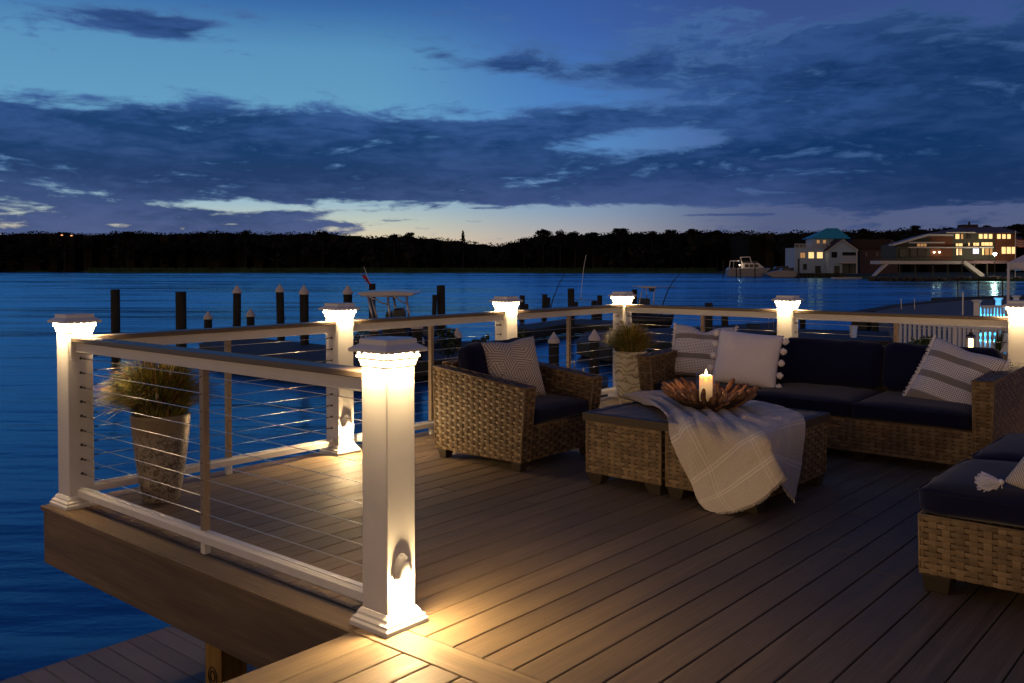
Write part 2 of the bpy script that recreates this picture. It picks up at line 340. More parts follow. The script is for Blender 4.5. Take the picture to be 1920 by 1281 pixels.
M_winD = mat('unlit_window', (.008,.01,.016), .15)
M_lamp = mat('dock_lamp_bulb', (1,.9,.7), .3, emit=(1.0,.80,.50), es=400.0)
M_lamp2 = mat('small_lamp_bulb', (1,.9,.7), .3, emit=(1.0,.75,.45), es=30.0)
M_cyan = mat('cyan_led_strip', (0,.5,1), .4, emit=(.03,.5,1.0), es=10)
M_candle2 = mat('lantern_candle', (1,.8,.5), .5, emit=(1.0,.60,.24), es=9.0)
M_canvas = mat('white_canvas', (.62,.62,.70), .8)
M_rock = mat('riprap_stone', (.05,.048,.045), .9)
M_ground = mat('pale_gravel', rough=.9, fn=lambda t,b,m: t.put(b.inputs['Base Color'], t.ramp(t.noise(ocoord(t),3.0,5), [(.3,(.10,.115,.125,1)),(.7,(.17,.18,.19,1))])))
M_red = mat('red_flag_cloth', (.45,.03,.03), .8); M_flagw = mat('white_flag_cloth', (.6,.55,.5), .8); M_flagb = mat('blue_flag_cloth', (.02,.03,.12), .8)
M_yell = mat('treated_timber', rough=.8, fn=lambda t,b,m: t.put(b.inputs['Base Color'], t.ramp(t.noise(t.mapping(ocoord(t),(30,30,3)),1.0,4), [(.3,(.20,.11,.02,1)),(.7,(.38,.23,.06,1))])))
M_ink = mat('dark_stamp_ink', (.03,.015,.01), .8)

# ------------------------------------------------------------------ mesh builder
def org(p):
    v = Vector((0,0,0))
    while p is not None: v = v + p.location; p = p.parent
    return v
class MB:
    def __init__(s): s.v = []; s.f = []; s.uv = None
    def add(s, vs, fs):
        k = len(s.v); s.v.extend([tuple(p) for p in vs]); s.f.extend([tuple(i+k for i in f) for f in fs])
    def box(s, x0, x1, y0, y1, z0, z1):
        s.add([(x0,y0,z0),(x1,y0,z0),(x1,y1,z0),(x0,y1,z0),(x0,y0,z1),(x1,y0,z1),(x1,y1,z1),(x0,y1,z1)],
              [(0,3,2,1),(4,5,6,7),(0,1,5,4),(1,2,6,5),(2,3,7,6),(3,0,4,7)])
    def hexa(s, c): s.add(c, [(0,3,2,1),(4,5,6,7),(0,1,5,4),(1,2,6,5),(2,3,7,6),(3,0,4,7)])
    def cbox(s, x0, x1, y0, y1, z0, z1, c):  # box with chamfered upper edges
        s.add([(x0,y0,z0),(x1,y0,z0),(x1,y1,z0),(x0,y1,z0),(x0,y0,z1-c),(x1,y0,z1-c),(x1,y1,z1-c),(x0,y1,z1-c),
               (x0+c,y0+c,z1),(x1-c,y0+c,z1),(x1-c,y1-c,z1),(x0+c,y1-c,z1)],
              [(0,3,2,1),(0,1,5,4),(1,2,6,5),(2,3,7,6),(3,0,4,7),(4,5,9,8),(5,6,10,9),(6,7,11,10),(7,4,8,11),(8,9,10,11)])
    def prism(s, pts, z0, z1):
        n = len(pts); s.add([(p[0],p[1],z0) for p in pts]+[(p[0],p[1],z1) for p in pts], [tuple(range(n-1,-1,-1)), tuple(range(n,2*n))]+[(i,(i+1)%n,n+(i+1)%n,n+i) for i in range(n)])
    def extr(s, pts, d):  # closed polygon of 3d points pushed along d
        n = len(pts); d = Vector(d); a = [Vector(p) for p in pts]
        s.add(a+[p+d for p in a], [tuple(range(n-1,-1,-1)), tuple(range(n,2*n))]+[(i,(i+1)%n,n+(i+1)%n,n+i) for i in range(n)])
    def sq(s, c, prof):  # square lathe: list of (halfwidth, z)
        vs = []
        for h, z in prof: vs += [(c[0]-h,c[1]-h,z),(c[0]+h,c[1]-h,z),(c[0]+h,c[1]+h,z),(c[0]-h,c[1]+h,z)]
        fs = [(3,2,1,0)]
        for i in range(len(prof)-1):
            for k in range(4): fs.append((4*i+k,4*i+(k+1)%4,4*i+4+(k+1)%4,4*i+4+k))
        n = 4*(len(prof)-1); fs.append((n,n+1,n+2,n+3)); s.add(vs, fs)
    def lathe(s, c, prof, n=24, closed=True):
        vs = []
        for r, z in prof:
            for k in range(n): a = 2*pi*k/n; vs.append((c[0]+r*cos(a), c[1]+r*sin(a), c[2]+z))
        fs = []
        for i in range(len(prof)-1):
            for k in range(n): fs.append((i*n+k,i*n+(k+1)%n,(i+1)*n+(k+1)%n,(i+1)*n+k))
        if closed: fs.append(tuple(range(n-1,-1,-1))); fs.append(tuple(range((len(prof)-1)*n, len(prof)*n)))
        s.add(vs, fs)
    def tube(s, pts, r, n=6, r2=None):
        pts = [Vector(p) for p in pts]; m = len(pts); vs = []
        for i, p in enumerate(pts):
            d = (pts[min(i+1,m-1)] - pts[max(i-1,0)]).normalized()
            u = d.cross(Vector((0,0,1)) if abs(d.z) < .9 else Vector((1,0,0))).normalized(); w = d.cross(u)
            q = r if r2 is None else r + (r2-r)*i/(m-1)
            if isinstance(r, (list,tuple)): q = r[i]
            for k in range(n): a = 2*pi*k/n; vs.append(p + (u*cos(a)+w*sin(a))*q)
        fs = [tuple(range(n)), tuple(range(m*n-1,(m-1)*n-1,-1))]
        for i in range(m-1):
            for k in range(n): fs.append((i*n+k,(i+1)*n+k,(i+1)*n+(k+1)%n,i*n+(k+1)%n))
        s.add(vs, fs)
    def ball(s, c, r, sc=(1,1,1), n=8, m=6, jit=0):
        vs = [(c[0],c[1],c[2]-r*sc[2])]
        for i in range(1, m):
            t = -pi/2 + pi*i/m
            for k in range(n):
                a = 2*pi*k/n; q = 1 + (rr(-jit, jit) if jit else 0)
                vs.append((c[0]+r*sc[0]*cos(t)*cos(a)*q, c[1]+r*sc[1]*cos(t)*sin(a)*q, c[2]+r*sc[2]*sin(t)*q))
        vs.append((c[0],c[1],c[2]+r*sc[2])); L_ = len(vs)-1
        fs = [(0,1+(k+1)%n,1+k) for k in range(n)]
        for i in range(m-2):
            for k in range(n): fs.append((1+i*n+k,1+i*n+(k+1)%n,1+(i+1)*n+(k+1)%n,1+(i+1)*n+k))
        b = 1+(m-2)*n
        fs += [(b+k,b+(k+1)%n,L_) for k in range(n)]
        s.add(vs, fs)
    def grid(s, P, uv=None):
        h = len(P); w = len(P[0]); s.add([p for row in P for p in row], [(i*w+j,i*w+j+1,(i+1)*w+j+1,(i+1)*w+j) for i in range(h-1) for j in range(w-1)])
    def build(s, name, m, parent=None, smooth=False, bev=0, sub=0, solid=0, kind=None, local=False):
        o_ = org(parent) if (parent is not None and not local) else Vector((0,0,0))
        me = bpy.data.meshes.new(name)
        me.from_pydata([(x-o_.x, y-o_.y, z-o_.z) for x, y, z in s.v], [], s.f); me.materials.append(m)
        if smooth: me.shade_smooth()
        ob = bpy.data.objects.new(name, me); COL.objects.link(ob)
        if parent is not None: ob.parent = parent
        if solid: q = ob.modifiers.new('solid','SOLIDIFY'); q.thickness = solid
        if bev:
            q = ob.modifiers.new('bevel','BEVEL'); q.width = bev; q.segments = 2; q.limit_method = 'ANGLE'; q.angle_limit = radians(35)
        if sub: q = ob.modifiers.new('sub','SUBSURF'); q.levels = sub; q.render_levels = sub
        if kind: ob['kind'] = kind
        return ob
def thing(name, label, cat, loc=(0,0,0), group=None, rz=0.0):
    o = bpy.data.objects.new(name, None); COL.objects.link(o); o.location = loc; o.rotation_euler = (0,0,rz)
    o.empty_display_size = .1; o['label'] = label; o['category'] = cat
    if group: o['group'] = group
    return o
def tag(o, label, cat, group=None, kind=None):
    o['label'] = label; o['category'] = cat
    if group: o['group'] = group
    if kind: o['kind'] = kind
    return o
KIDS = {}
def kids(o): return [c for c in bpy.data.objects if c.parent is o]
def copy_tree(o, parent=None):
    c = o.copy(); COL.objects.link(c)
    if parent is not None: c.parent = parent
    for ch in kids(o): copy_tree(ch, c)
    return c
# a pixel of the photograph at a forward distance d or on a height z -> point in the place
def AT(x, y, d=None, z=None):
    a = (x-CX)/F; b = (CY-y)/F; yw = cos(PIT)+b*sin(PIT); zw = -sin(PIT)+b*cos(PIT)
    t = (z-CAM.z)/zw if z is not None else d/yw
    return Vector((CAM.x + FW.x*yw*t + RT.x*a*t, CAM.y + FW.y*yw*t + RT.y*a*t, CAM.z + zw*t))
def area(name, parent, loc, size, power, direc, col=WARM, size_y=None, spread=pi):
    l = bpy.data.lights.new(name, 'AREA'); l.energy = power; l.color = col; l.size = size; l.spread = spread
    if size_y: l.shape = 'RECTANGLE'; l.size_y = size_y
    o = bpy.data.objects.new(name, l); COL.objects.link(o); o.parent = parent; o.location = loc
    o.rotation_euler = Vector(direc).to_track_quat('-Z','Y').to_euler(); return o
def point(name, parent, loc, power, col=WARM, r=.02):
    l = bpy.data.lights.new(name, 'POINT'); l.energy = power; l.color = col; l.shadow_soft_size = r
    o = bpy.data.objects.new(name, l); COL.objects.link(o); o.parent = parent; o.location = loc; return o

# ================================================================== SETTING
ZW = -2.2
def fpt(x, d, z):  # pixel column at forward distance d, height z
    return CAM.x + FW.x*d + RT.x*(x-CX)/F*d, CAM.y + FW.y*d + RT.y*(x-CX)/F*d, z
# water: one sheet
b = MB(); b.add([(CAM.x-900,CAM.y-900,ZW),(CAM.x+1500,CAM.y-900,ZW),(CAM.x+1500,CAM.y+1500,ZW),(CAM.x-900,CAM.y+1500,ZW)], [(0,1,2,3)])
b.build('water', M_water, kind='structure')
b = MB(); b.add([(-3000,-3000,-6),(4000,-3000,-6),(4000,4000,-6),(-3000,4000,-6)], [(0,1,2,3)]); b.build('ground', M_land, kind='structure')

# main deck: boards with a rounded edge, all along X; border board and divider board along Y
BW = .14; GAP = .005
b = MB()
y = .125; k = 0
while y > -7.6:
    if y - BW > -2.56 - .001 or True:
        y1 = y; y0 = y - BW + GAP
        x0 = .004 if y0 < -.03 else -.145
        x1 = 5.66
        # break long boards at joints
        j = rr(2.4, 4.4) if k % 2 else rr(1.5, 3.0)
        if y0 > -2.72 or True:
            b.cbox(x0, j-.0015, y0, y1, -.025, 0, .003); b.cbox(j+.0015, x1, y0, y1, -.025, 0, .003)
    y -= BW; k += 1
DECKB = b
y = -2.575; 
lft = MB()
while y > -7.6:
    lft.cbox(-6.5, -.1465, y-BW+GAP, y, -.025, 0, .003); y -= BW
for q in lft.f: pass
DECKB.add(lft.v, lft.f)
deck = DECKB.build('deck', M_deckx, kind='structure')
b = MB()
b.cbox(-.145, -.001, -2.565, -.012, -.025, .0, .005)      # border board beside the rail
b.cbox(-.141, -.001, -7.6, -2.572, -.025, .0, .003)       # divider board
b.build('deck_border', M_decky, kind='structure')
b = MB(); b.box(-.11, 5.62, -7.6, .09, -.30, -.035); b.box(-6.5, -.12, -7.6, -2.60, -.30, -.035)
b.build('deck_joists', mat('dark_joist', (.03,.022,.015), .9), kind='structure')  # one flat dark brown for the joist blocks
b = MB(); b.box(-.128, -.112, -2.598, .108, -.325, -.0275); b.build('deck_fascia', M_decky, kind='structure')
b = MB(); b.box(-.128, 5.64, .110, .126, -.325, -.0275); b.box(-6.5, -.130, -2.597, -2.582, -.325, -.0275); b.build('deck_fascia', M_deckx, kind='structure')
# timber post under the deck
t = thing('support_post', 'yellow treated timber post under the deck edge, standing on the lower dock', 'post', (.10,-1.42,-1.3))
b = MB(); b.box(.04,.18,-1.40,-1.26,-1.3,-.325); b.build('timber', M_yell, t, bev=.004)
b = MB()
c0 = Vector((.038,-1.33,-.60))
for rad_, hw in ((.020,.004),(.036,.003)):
    pts = [c0+Vector((0, rad_*cos(a*pi/10), rad_*1.2*sin(a*pi/10))) for a in range(21)]
    b.tube(pts, hw, 4)
b.build('grade_stamp', M_ink, t)

# lower dock
b = MB(); x = -3.0
while x < 9.2:
    b.cbox(x, x+.135, -4.0, 1.02, -1.325, -1.3, .003); x += .14
tag(b.build('lower_dock', M_low), 'low dock of purplish grey boards running out under the deck fascia', 'dock')
b = MB(); b.box(-3.0, 9.2, -4.0, .98, -1.6, -1.33); b.build('lower_dock_frame', M_dside, bpy.data.objects['lower_dock'])

# ================================================================== RAIL POSTS
POSTS = [('N',0,-2.618),('L',0,0),('P2',1.874,0),('P3',3.703,0),('P4',5.523,0),('P5',5.523,-1.767),('P6',5.523,-3.6265)]
def make_post():
    t = thing('railing_post', 'x', 'post')
    b = MB(); h = .07
    b.sq((0,0), [(h,.0),(h,.985)]); b.build('sleeve', M_white, t, bev=.004)
    b = MB(); b.sq((0,0), [(.105,.0),(.105,.018),(.098,.026),(.098,.034),(.086,.043),(.084,.052),(.0765,.062),(.0745,.066),(.0705,.066)]); b.build('base_trim', M_white, t, bev=.002)
    b = MB(); b.sq((0,0), [(.0705,.972),(.0735,.975),(.0735,.982),(.0765,.990),(.080,1.002),(.085,1.006),(.085,1.016),(.0,1.016)]); b.build('moulding', M_white, t, bev=.0015)
    b = MB(); b.sq((0,0), [(.0,1.0275),(.104,1.0275),(.105,1.029),(.105,1.040),(.078,1.056),(.076,1.058),(.076,1.073),(.073,1.076),(.0,1.076)])
    b.sq((0,0), [(.066,1.016),(.066,1.0275)])
    b.build('cap', M_white, t, bev=.0015)
    first = None
    for s in range(4):
        for k in range(5):
            q = -.072 + .036*k; p = [(q,-.082),(.082,q),(-q,.082),(-.082,-q)][s]
            if first is None: b = MB(); b.ball((0,0,0), .0046, n=8, m=6); first = b.build('led_bulb', M_led, t, smooth=True); o = first
            else: o = first.copy(); COL.objects.link(o)
            o.parent = t; o.location = (p[0], p[1], 1.0232)
    for s, d in enumerate(((0,-1),(1,0),(0,1),(-1,0))):
        l = area('cap_light', t, (d[0]*.0995, d[1]*.0995, 1.0262), .16 if d[1] else .006, 2.8, (-d[0]*.16, -d[1]*.16, -1), size_y=.006 if d[1] else .16, spread=2.5)
    return t
post0 = make_post()
for o in kids(post0):
    if o.type == 'LIGHT': o.rotation_euler = (o.rotation_euler.x*0, 0, 0)
# lights: lie flat, tipped a little towards the post face
lab = {'N':'white lit-cap post nearest the camera with a glowing oval light near its base','L':'white lit-cap post at the far left corner of the deck above the fascia board','P2':'white lit-cap post behind the near post, with an oval light glowing low on it',
 'P3':'white lit-cap post rising behind the wicker armchair','P4':'white lit-cap corner post behind the swirled planter','P5':'white lit-cap post rising behind the white and navy sofa cushions','P6':'white lit-cap post beside the right arm of the sofa at the photo edge'}
PO = {}
for i, (n, x, y) in enumerate(POSTS):
    o = post0 if i == 0 else copy_tree(post0)
    o.location = (x, y, 0); o['label'] = lab[n]; o['group'] = 'white railing posts with lit caps'; PO[n] = o
def accent(n, ax):
    t = PO[n]
    # built facing -Y, then turned for the -X face
    def tr(p): return p if ax == 'y' else (p[1], -p[0], p[2])
    a_, c_ = .041, .074; zc = .205
    b = MB(); ring = []
    for k in range(28):
        q = 2*pi*k/28; ring.append((a_*cos(q), -.0705, zc+c_*sin(q)))
    ring2 = [(p[0]*.93, -.0755, zc+(p[2]-zc)*.96) for p in ring]
    b.add([tr(p) for p in ring+ring2], [tuple(range(28,56))]+[(i,(i+1)%28,28+(i+1)%28,28+i) for i in range(28)])
    b.build('accent_light_plate', M_white, t, smooth=False, local=True)
    b = MB(); nv = 10; P = []
    for i in range(nv+1):
        v = i/nv; row = []
        for k in range(17):
            q = pi*k/16; z = zc - .012 + (c_-.0+.008)*v
            w = a_*.93*sqrt(max(0,1-v**2)); dep = .027*sqrt(max(0,1-v**2))
            row.append(tr((w*cos(q), -.0755-dep*sin(q), z)))
        P.append(row)
    b.grid(P); b.build('accent_light_hood', M_white, t, smooth=True, solid=.0015, local=True)
    b = MB(); b.ball(tr((0,-.078,zc-.004)), .009, (1.6,1.6,.8), 10, 6); b.build('accent_light_lens', M_lens, t, smooth=True, local=True)
    d = (0,-1,-.75) if ax == 'y' else (-1,0,-.75)
    p = (0,-.0895,zc-.0135) if ax == 'y' else (-.0895,0,zc-.0135)
    p = (0,-.1015,zc-.024) if ax == 'y' else (-.1015,0,zc-.024)
    point("accent_lamp", t, p, 25, WARM, .019)
accent('N','y'); accent('P2','y'); accent('P6','x')

# ================================================================== CABLE RAILINGS
def railing(a, c, mid, label):
    (x0,y0), (x1,y1) = a, c; al = 'x' if abs(x1-x0) > abs(y1-y0) else 'y'
    s0, s1 = (min(x0,x1)+.0705, max(x0,x1)-.0705) if al == 'x' else (min(y0,y1)+.0705, max(y0,y1)-.0705)
    o0 = y0 if al == 'x' else x0; L_ = s1-s0; m_ = (s0+s1)/2 if mid is None else mid
    t = thing('cable_railing', label, 'railing', ((s0+s1)/2 if al=='x' else o0, o0 if al=='x' else (s0+s1)/2, 0), 'cable railing sections between the white posts')
    def B(b, p0, p1, w, z0, z1, c=0):
        if al == 'x': (b.cbox(p0,p1,o0-w,o0+w,z0,z1,c) if c else b.box(p0,p1,o0-w,o0+w,z0,z1))
        else: (b.cbox(o0-w,o0+w,p0,p1,z0,z1,c) if c else b.box(o0-w,o0+w,p0,p1,z0,z1))
    b = MB(); B(b, s0, s1, .052, .922, .9475); b.build('top_rail', M_taupe, t, bev=.004)
    b = MB(); B(b, s0, s1, .026, .866, .9215); b.build('sub_rail', M_white, t, bev=.003)
    b = MB(); B(b, s0, s1, .028, .058, .104, .010); B(b, s0, s1, .014, .1045, .110); b.build('bottom_rail', M_white, t, bev=.002)
    b = MB(); B(b, m_-.018, m_+.018, .016, .0, .0575); b.build('foot_block', M_white, t, bev=.003)
    b = MB(); B(b, m_-.0165, m_+.0165, .0165, .1105, .8655); b.build('baluster', M_alu, t, bev=.002)
    b = MB()
    for k in range(9):
        z = .185 + .0806*k
        for sg in (-1,1):
            if al == 'x': b.ball((m_, o0+sg*.0168, z), .004, n=6, m=4)
            else: b.ball((o0+sg*.0168, m_, z), .004, n=6, m=4)
    b.build('cable_grommets', M_black, t)
    for k in range(9):
        z = .185 + .0806*k
        P = lambda s_: (s_, o0, z) if al == 'x' else (o0, s_, z)
        b = MB(); b.tube([P(s0), P(s0+L_*.25), P(m_), P(s0+L_*.75), P(s1)], .0019, 6); cb = b.build('cable', M_steel, t, smooth=True)
        for e, sg in ((s0,1),(s1,-1)):
            b = MB(); b.tube([P(e), P(e+sg*.004)], .008, 8); b.tube([P(e+sg*.004), P(e+sg*.045)], .0036, 6); b.tube([P(e+sg*.045), P(e+sg*.053)], .0052, 6)
            b.build('cable_fitting', M_black, cb)
    return t
railing((0,-2.618),(0,0), -1.342, 'cable railing in the left foreground above the fascia board, in front of the marbled planter')
railing((0,0),(1.874,0), .967, 'cable railing behind the left marbled planter, facing the open water')
railing((1.874,0),(3.703,0), 2.79, 'cable railing left of the armchair, behind the near lit post')
railing((3.703,0),(5.523,0), 4.61, 'cable railing between armchair pillow and the swirled corner planter')
railing((5.523,-1.767),(5.523,0), -.92, 'cable railing behind the two pale left sofa pillows')
railing((5.523,-3.6265),(5.523,-1.767), -2.71, 'cable railing behind the navy back cushions, crossing the view of the picket fence')

# ================================================================== WICKER
def weave(b, c00, c10, c11, c01, s=.050, rh=.0245, amp=.0062):
    A0, A1, B1, B0 = (Vector(c) for c in (c00, c10, c11, c01))
    W_ = ((A1-A0).length + (B1-B0).length)/2; H_ = ((B0-A0).length + (B1-A1).length)/2
    nc = max(2, round(W_/s)); nr = max(2, round(H_/rh)); N = (A1-A0).cross(B0-A0).normalized()
    if nr > 60: nr = 60
    def P(u, v, o): p = A0.lerp(A1, u).lerp(B0.lerp(B1, u), v); return p + N*o
    for r in range(nr):       # each over-pass is its own strand patch, so colours vary from pass to pass
        v0 = (r+.10)/nr; v1 = (r+.90)/nr; vm = (v0+v1)/2
        for c in range(nc+1):
            if (c + r) % 2: continue
            u0 = max(0.0, (c-.70)/nc); u1 = min(1.0, (c+.70)/nc)
            if u1-u0 < .3/nc: continue
            vs = []
            for q in range(5):
                u = u0+(u1-u0)*q/4; ph = (u*nc-c)*pi/1.40; o = amp*(1.2*max(0,cos(ph))**.8-.2)
                vs += [P(u, v0, o-.0008), P(u, vm, o+.0008), P(u, v1, o-.0008)]
            b.add(vs, [(3*q+k,3*q+3+k,3*q+4+k,3*q+1+k) for q in range(4) for k in range(2)])
    for c in range(nc+1):
        hw = .30/nc
        for r in range(nr):
            if (c + r) % 2 == 0: continue
            u0 = max(0, c/nc-hw); u1 = min(1, c/nc+hw); v0 = max(0,(r-.45)/nr); v1 = min(1,(r+1.45)/nr)
            vs = []
            for q in range(4):
                v = v0+(v1-v0)*q/3; o = amp*(.75*sin(pi*q/3)-.35); vs += [P(u0, v, o), P(u1, v, o)]
            b.add(vs, [(2*q,2*q+1,2*q+3,2*q+2) for q in range(3)])
def wbox(parent, name, base, top, faces, **kw):
    """base, top: four corners counter-clockwise seen from above; faces from 0..3 (side i runs corner i to i+1), 't' top"""
    b = MB()
    for f in faces:
        if f == 't': weave(b, top[0], top[1], top[2], top[3], **kw)
        elif f == 'T': weave(b, top[1], top[2], top[3], top[0], **kw)
        else: i = f; j = (i+1) % 4; weave(b, base[i], base[j], top[j], top[i], **kw)
    o = b.build(name, M_wick, parent, smooth=True)
    c = sum((Vector(p) for p in list(base)+list(top)), Vector())/8
    q = MB(); q.hexa([tuple(Vector(p) + (c-Vector(p)).normalized()*.0 + Vector((math.copysign(.004, c.x-p[0]), math.copysign(.004, c.y-p[1]), math.copysign(.004, c.z-p[2])))) for p in list(base)+list(top)])
    q.build('woven_backing', M_wcore, o)
    # rolled edges
    e = MB()
    for i in range(4):
        j = (i+1) % 4; e.tube([top[i], top[j]], .006, 6)
        e.tube([base[i], top[i]], .006, 6)
    e.build('edge_strand', M_wick, o, smooth=True)
    return o
def rect(x0, x1, y0, y1, z): return [(x0,y0,z),(x1,y0,z),(x1,y1,z),(x0,y1,z)]
def topz(c, zf): return [(p[0], p[1], zf(p[0], p[1])) for p in c]

def rbox_mesh(x0, x1, y0, y1, z0, z1, r, crown=.0, n=14, wr=.0, seed=0, sag=0.0, rot=None):
    """rounded cushion"""
    b = MB(); hx, hy, hz = (x1-x0)/2, (y1-y0)/2, (z1-z0)/2; cx, cy, cz = (x0+x1)/2, (y0+y1)/2, (z0+z1)/2
    cache = {}
    def vert(p):
        k = tuple(round(q, 5) for q in p)
        if k in cache: return cache[k]
        P = Vector((p[0]*hx, p[1]*hy, p[2]*hz)); Q = Vector((max(-hx+r, min(hx-r, P.x)), max(-hy+r, min(hy-r, P.y)), max(-hz+r, min(hz-r, P.z))))
        d = P-Q
        if d.length > 1e-9: P = Q + d.normalized()*r
        ex = 1-abs(p[0])**3; ey = 1-abs(p[1])**3; ez = 1-abs(p[2])**2
        P.z += crown*ex*ey*(1 if p[2] > 0 else 0)*max(0, p[2])
        P.x += p[0]*.012*ey*ez; P.y += p[1]*.012*ex*ez
        if wr:
            q = noise.noise(Vector((P.x*5+seed, P.y*5, P.z*5))) + .5*noise.noise(Vector((P.x*13, P.y*13+seed, P.z*13)))
            P += Vector((p[0]*.5, p[1]*.5, p[2]))*q*wr
        P.z -= sag*(1-abs(p[0]))*.5
        if rot: P = rot @ P
        b.v.append((P.x+cx, P.y+cy, P.z+cz)); cache[k] = len(b.v)-1; return cache[k]
    g = [ (2*i/n-1) for i in range(n+1)]
    g = [math.copysign(abs(q)**.75, q) for q in g]
    for ax in range(3):
        for sg in (-1, 1):
            for i in range(n):
                for j in range(n):
                    def mk(u, v):
                        p = [0,0,0]; p[ax] = sg; p[(ax+1)%3] = u; p[(ax+2)%3] = v; return vert(p)
                    f = (mk(g[i],g[j]), mk(g[i+1],g[j]), mk(g[i+1],g[j+1]), mk(g[i],g[j+1]))
                    b.f.append(f if sg > 0 else f[::-1])
    return b
def piping(parent, x0, x1, y0, y1, z, r=.004, rad=.03):
    b = MB(); pts = []
    for (cx, cy, a0) in ((x1-rad,y1-rad,0),(x0+rad,y1-rad,90),(x0+rad,y0+rad,180),(x1-rad,y0+rad,270)):
        for k in range(5): a = radians(a0+22.5*k); pts.append((cx+(rad+.009)*cos(a), cy+(rad+.009)*sin(a), z))
    pts.append(pts[0]); b.tube(pts, r, 6); return b.build('piping', M_navy, parent, smooth=True)
def foot(b, x, y, w0, w1, z1, dx=0, dy=0):
    b.hexa([(x-w0+dx,y-w0+dy,0),(x+w0+dx,y-w0+dy,0),(x+w0+dx,y+w0+dy,0),(x-w0+dx,y+w0+dy,0),(x-w1,y-w1,z1),(x+w1,y-w1,z1),(x+w1,y+w1,z1),(x-w1,y+w1,z1)])

# ---------------- armchair (opens towards -Y)
AX0, AX1, AY0, AY1 = 2.195, 3.05, -1.44, -.64
t = thing('wicker_armchair', 'woven wicker armchair with navy cushions standing by the railing', 'armchair', ((AX0+AX1)/2, (AY0+AY1)/2, 0))
def armz(x, y): return .555 + .085*max(0, min(1, (y-AY0)/.75))
w = .105
ba = [(AX0+.012,AY0+.02,.062),(AX0+w,AY0+.02,.062),(AX0+w,AY1,.062),(AX0+.012,AY1,.062)]; ta = topz([(AX0-.004,AY0-.025,0),(AX0+w,AY0-.025,0),(AX0+w,AY1,0),(AX0-.01,AY1,0)], armz)
wbox(t, 'arm', ba, ta, [0,1,2,3,'T'])
ba = [(AX1-w,AY0+.02,.062),(AX1-.012,AY0+.02,.062),(AX1-.012,AY1,.062),(AX1-w,AY1,.062)]; ta = topz([(AX1-w,AY0-.025,0),(AX1+.004,AY0-.025,0),(AX1+.01,AY1,0),(AX1-w,AY1,0)], armz)
wbox(t, 'arm', ba, ta, [0,1,2,3,'T'])
wbox(t, 'front_panel', rect(AX0+w+.002,AX1-w-.002,AY0+.03,AY0+.10,.062), rect(AX0+w+.002,AX1-w-.002,AY0+.02,AY0+.10,.29), [0,'t'])
wbox(t, 'back_panel', rect(AX0+w+.002,AX1-w-.002,AY1-.09,AY1-.002,.062), rect(AX0+w+.002,AX1-w-.002,AY1-.07,AY1+.02,.66), [0,2,'t'])
b = MB(); b.box(AX0+w,AX1-w,AY0+.10,AY1-.10,.24,.285); b.build('seat_deck', M_wcore, t)
sc = rbox_mesh(AX0+w+.006, AX1-w-.006, AY0-.0, AY1-.10, .29, .405, .035, .02, wr=.006, seed=1).build('seat_cushion', M_navy, t, smooth=True)
piping(sc, AX0+w+.01, AX1-w-.01, AY0+.004, AY1-.104, .385)
rm = Matrix.Rotation(radians(-14), 3, 'X')
rbox_mesh(AX0+w+.02, AX1-w-.02, AY1-.27, AY1-.10, .42, .80, .06, .0, wr=.018, seed=4, rot=rm).build('back_cushion', M_navy, t, smooth=True)
for (x, y) in ((AX0+.06,AY0+.07),(AX1-.06,AY0+.07),(AX0+.06,AY1-.05),(AX1-.06,AY1-.05)):
    b = MB(); foot(b, x, y, .028, .042, .060); b.build('leg', M_tfoot, t, bev=.003)

# ---------------- sofa (opens towards -X)
SX0, SX1, SY0, SY1 = 3.97, 4.88, -3.79, -1.22
t = thing('wicker_sofa', 'long woven wicker sofa with navy cushions along the far railing', 'sofa', ((SX0+SX1)/2, (SY0+SY1)/2, 0))
def armz(x, y): return .62 + .035*max(0, min(1, (x-SX0)/.8))
w = .11
for (y0, y1) in ((SY0, SY0+w), (SY1-w, SY1)):
    o1 = -.012 if y0 == SY0 else 0; o2 = .012 if y0 != SY0 else 0
    ba = [(SX0+.02,y0-o1,.062),(SX1,y0-o1,.062),(SX1,y1-o2,.062),(SX0+.02,y1-o2,.062)]
    ta = topz([(SX0-.05,y0+o1,0),(SX1,y0+o1,0),(SX1,y1+o2,0),(SX0-.05,y1+o2,0)], armz)
    wbox(t, 'arm', ba, ta, [0,1,2,3,'t'])
n3 = (SY1-SY0-2*w)/3
for k in range(3):
    y0 = SY0+w+n3*k+.003; y1 = y0+n3-.006
    wbox(t, 'front_panel', rect(SX0+.02,SX0+.09,y0,y1,.062), rect(SX0+.01,SX0+.09,y0,y1,.29), [3,'T'])
    b = MB(); b.box(SX0+.09,SX1-.10,y0,y1,.24,.285); b.build('seat_deck', M_wcore, t)
    sc = rbox_mesh(SX0-.01, SX1-.12, y0+.002, y1-.002, .29, .41, .035, .02, wr=.006, seed=7+k).build('seat_cushion', M_navy, t, smooth=True)
    piping(sc, SX0-.006, SX1-.124, y0+.006, y1-.006, .39)
    rm = Matrix.Rotation(radians(12), 3, 'Y')
    rbox_mesh(SX1-.30, SX1-.12, y0+.008, y1-.008, .405, .77, .06, .0, wr=.014, seed=11+3*k, rot=rm).build('back_cushion', M_navy, t, smooth=True)
wbox(t, 'back_panel', rect(SX1-.09,SX1-.002,SY0+w+.002,SY1-w-.002,.062), rect(SX1-.08,SX1+.01,SY0+w+.002,SY1-w-.002,.64), [1,3,'T'])
for y in (SY0+.06, SY0+.06+n3, SY0+.06+2*n3, SY1-.06):
    for x in (SX0+.06, SX1-.06):
        b = MB(); foot(b, x, y, .028, .042, .060); b.build('leg', M_foot, t, bev=.003)

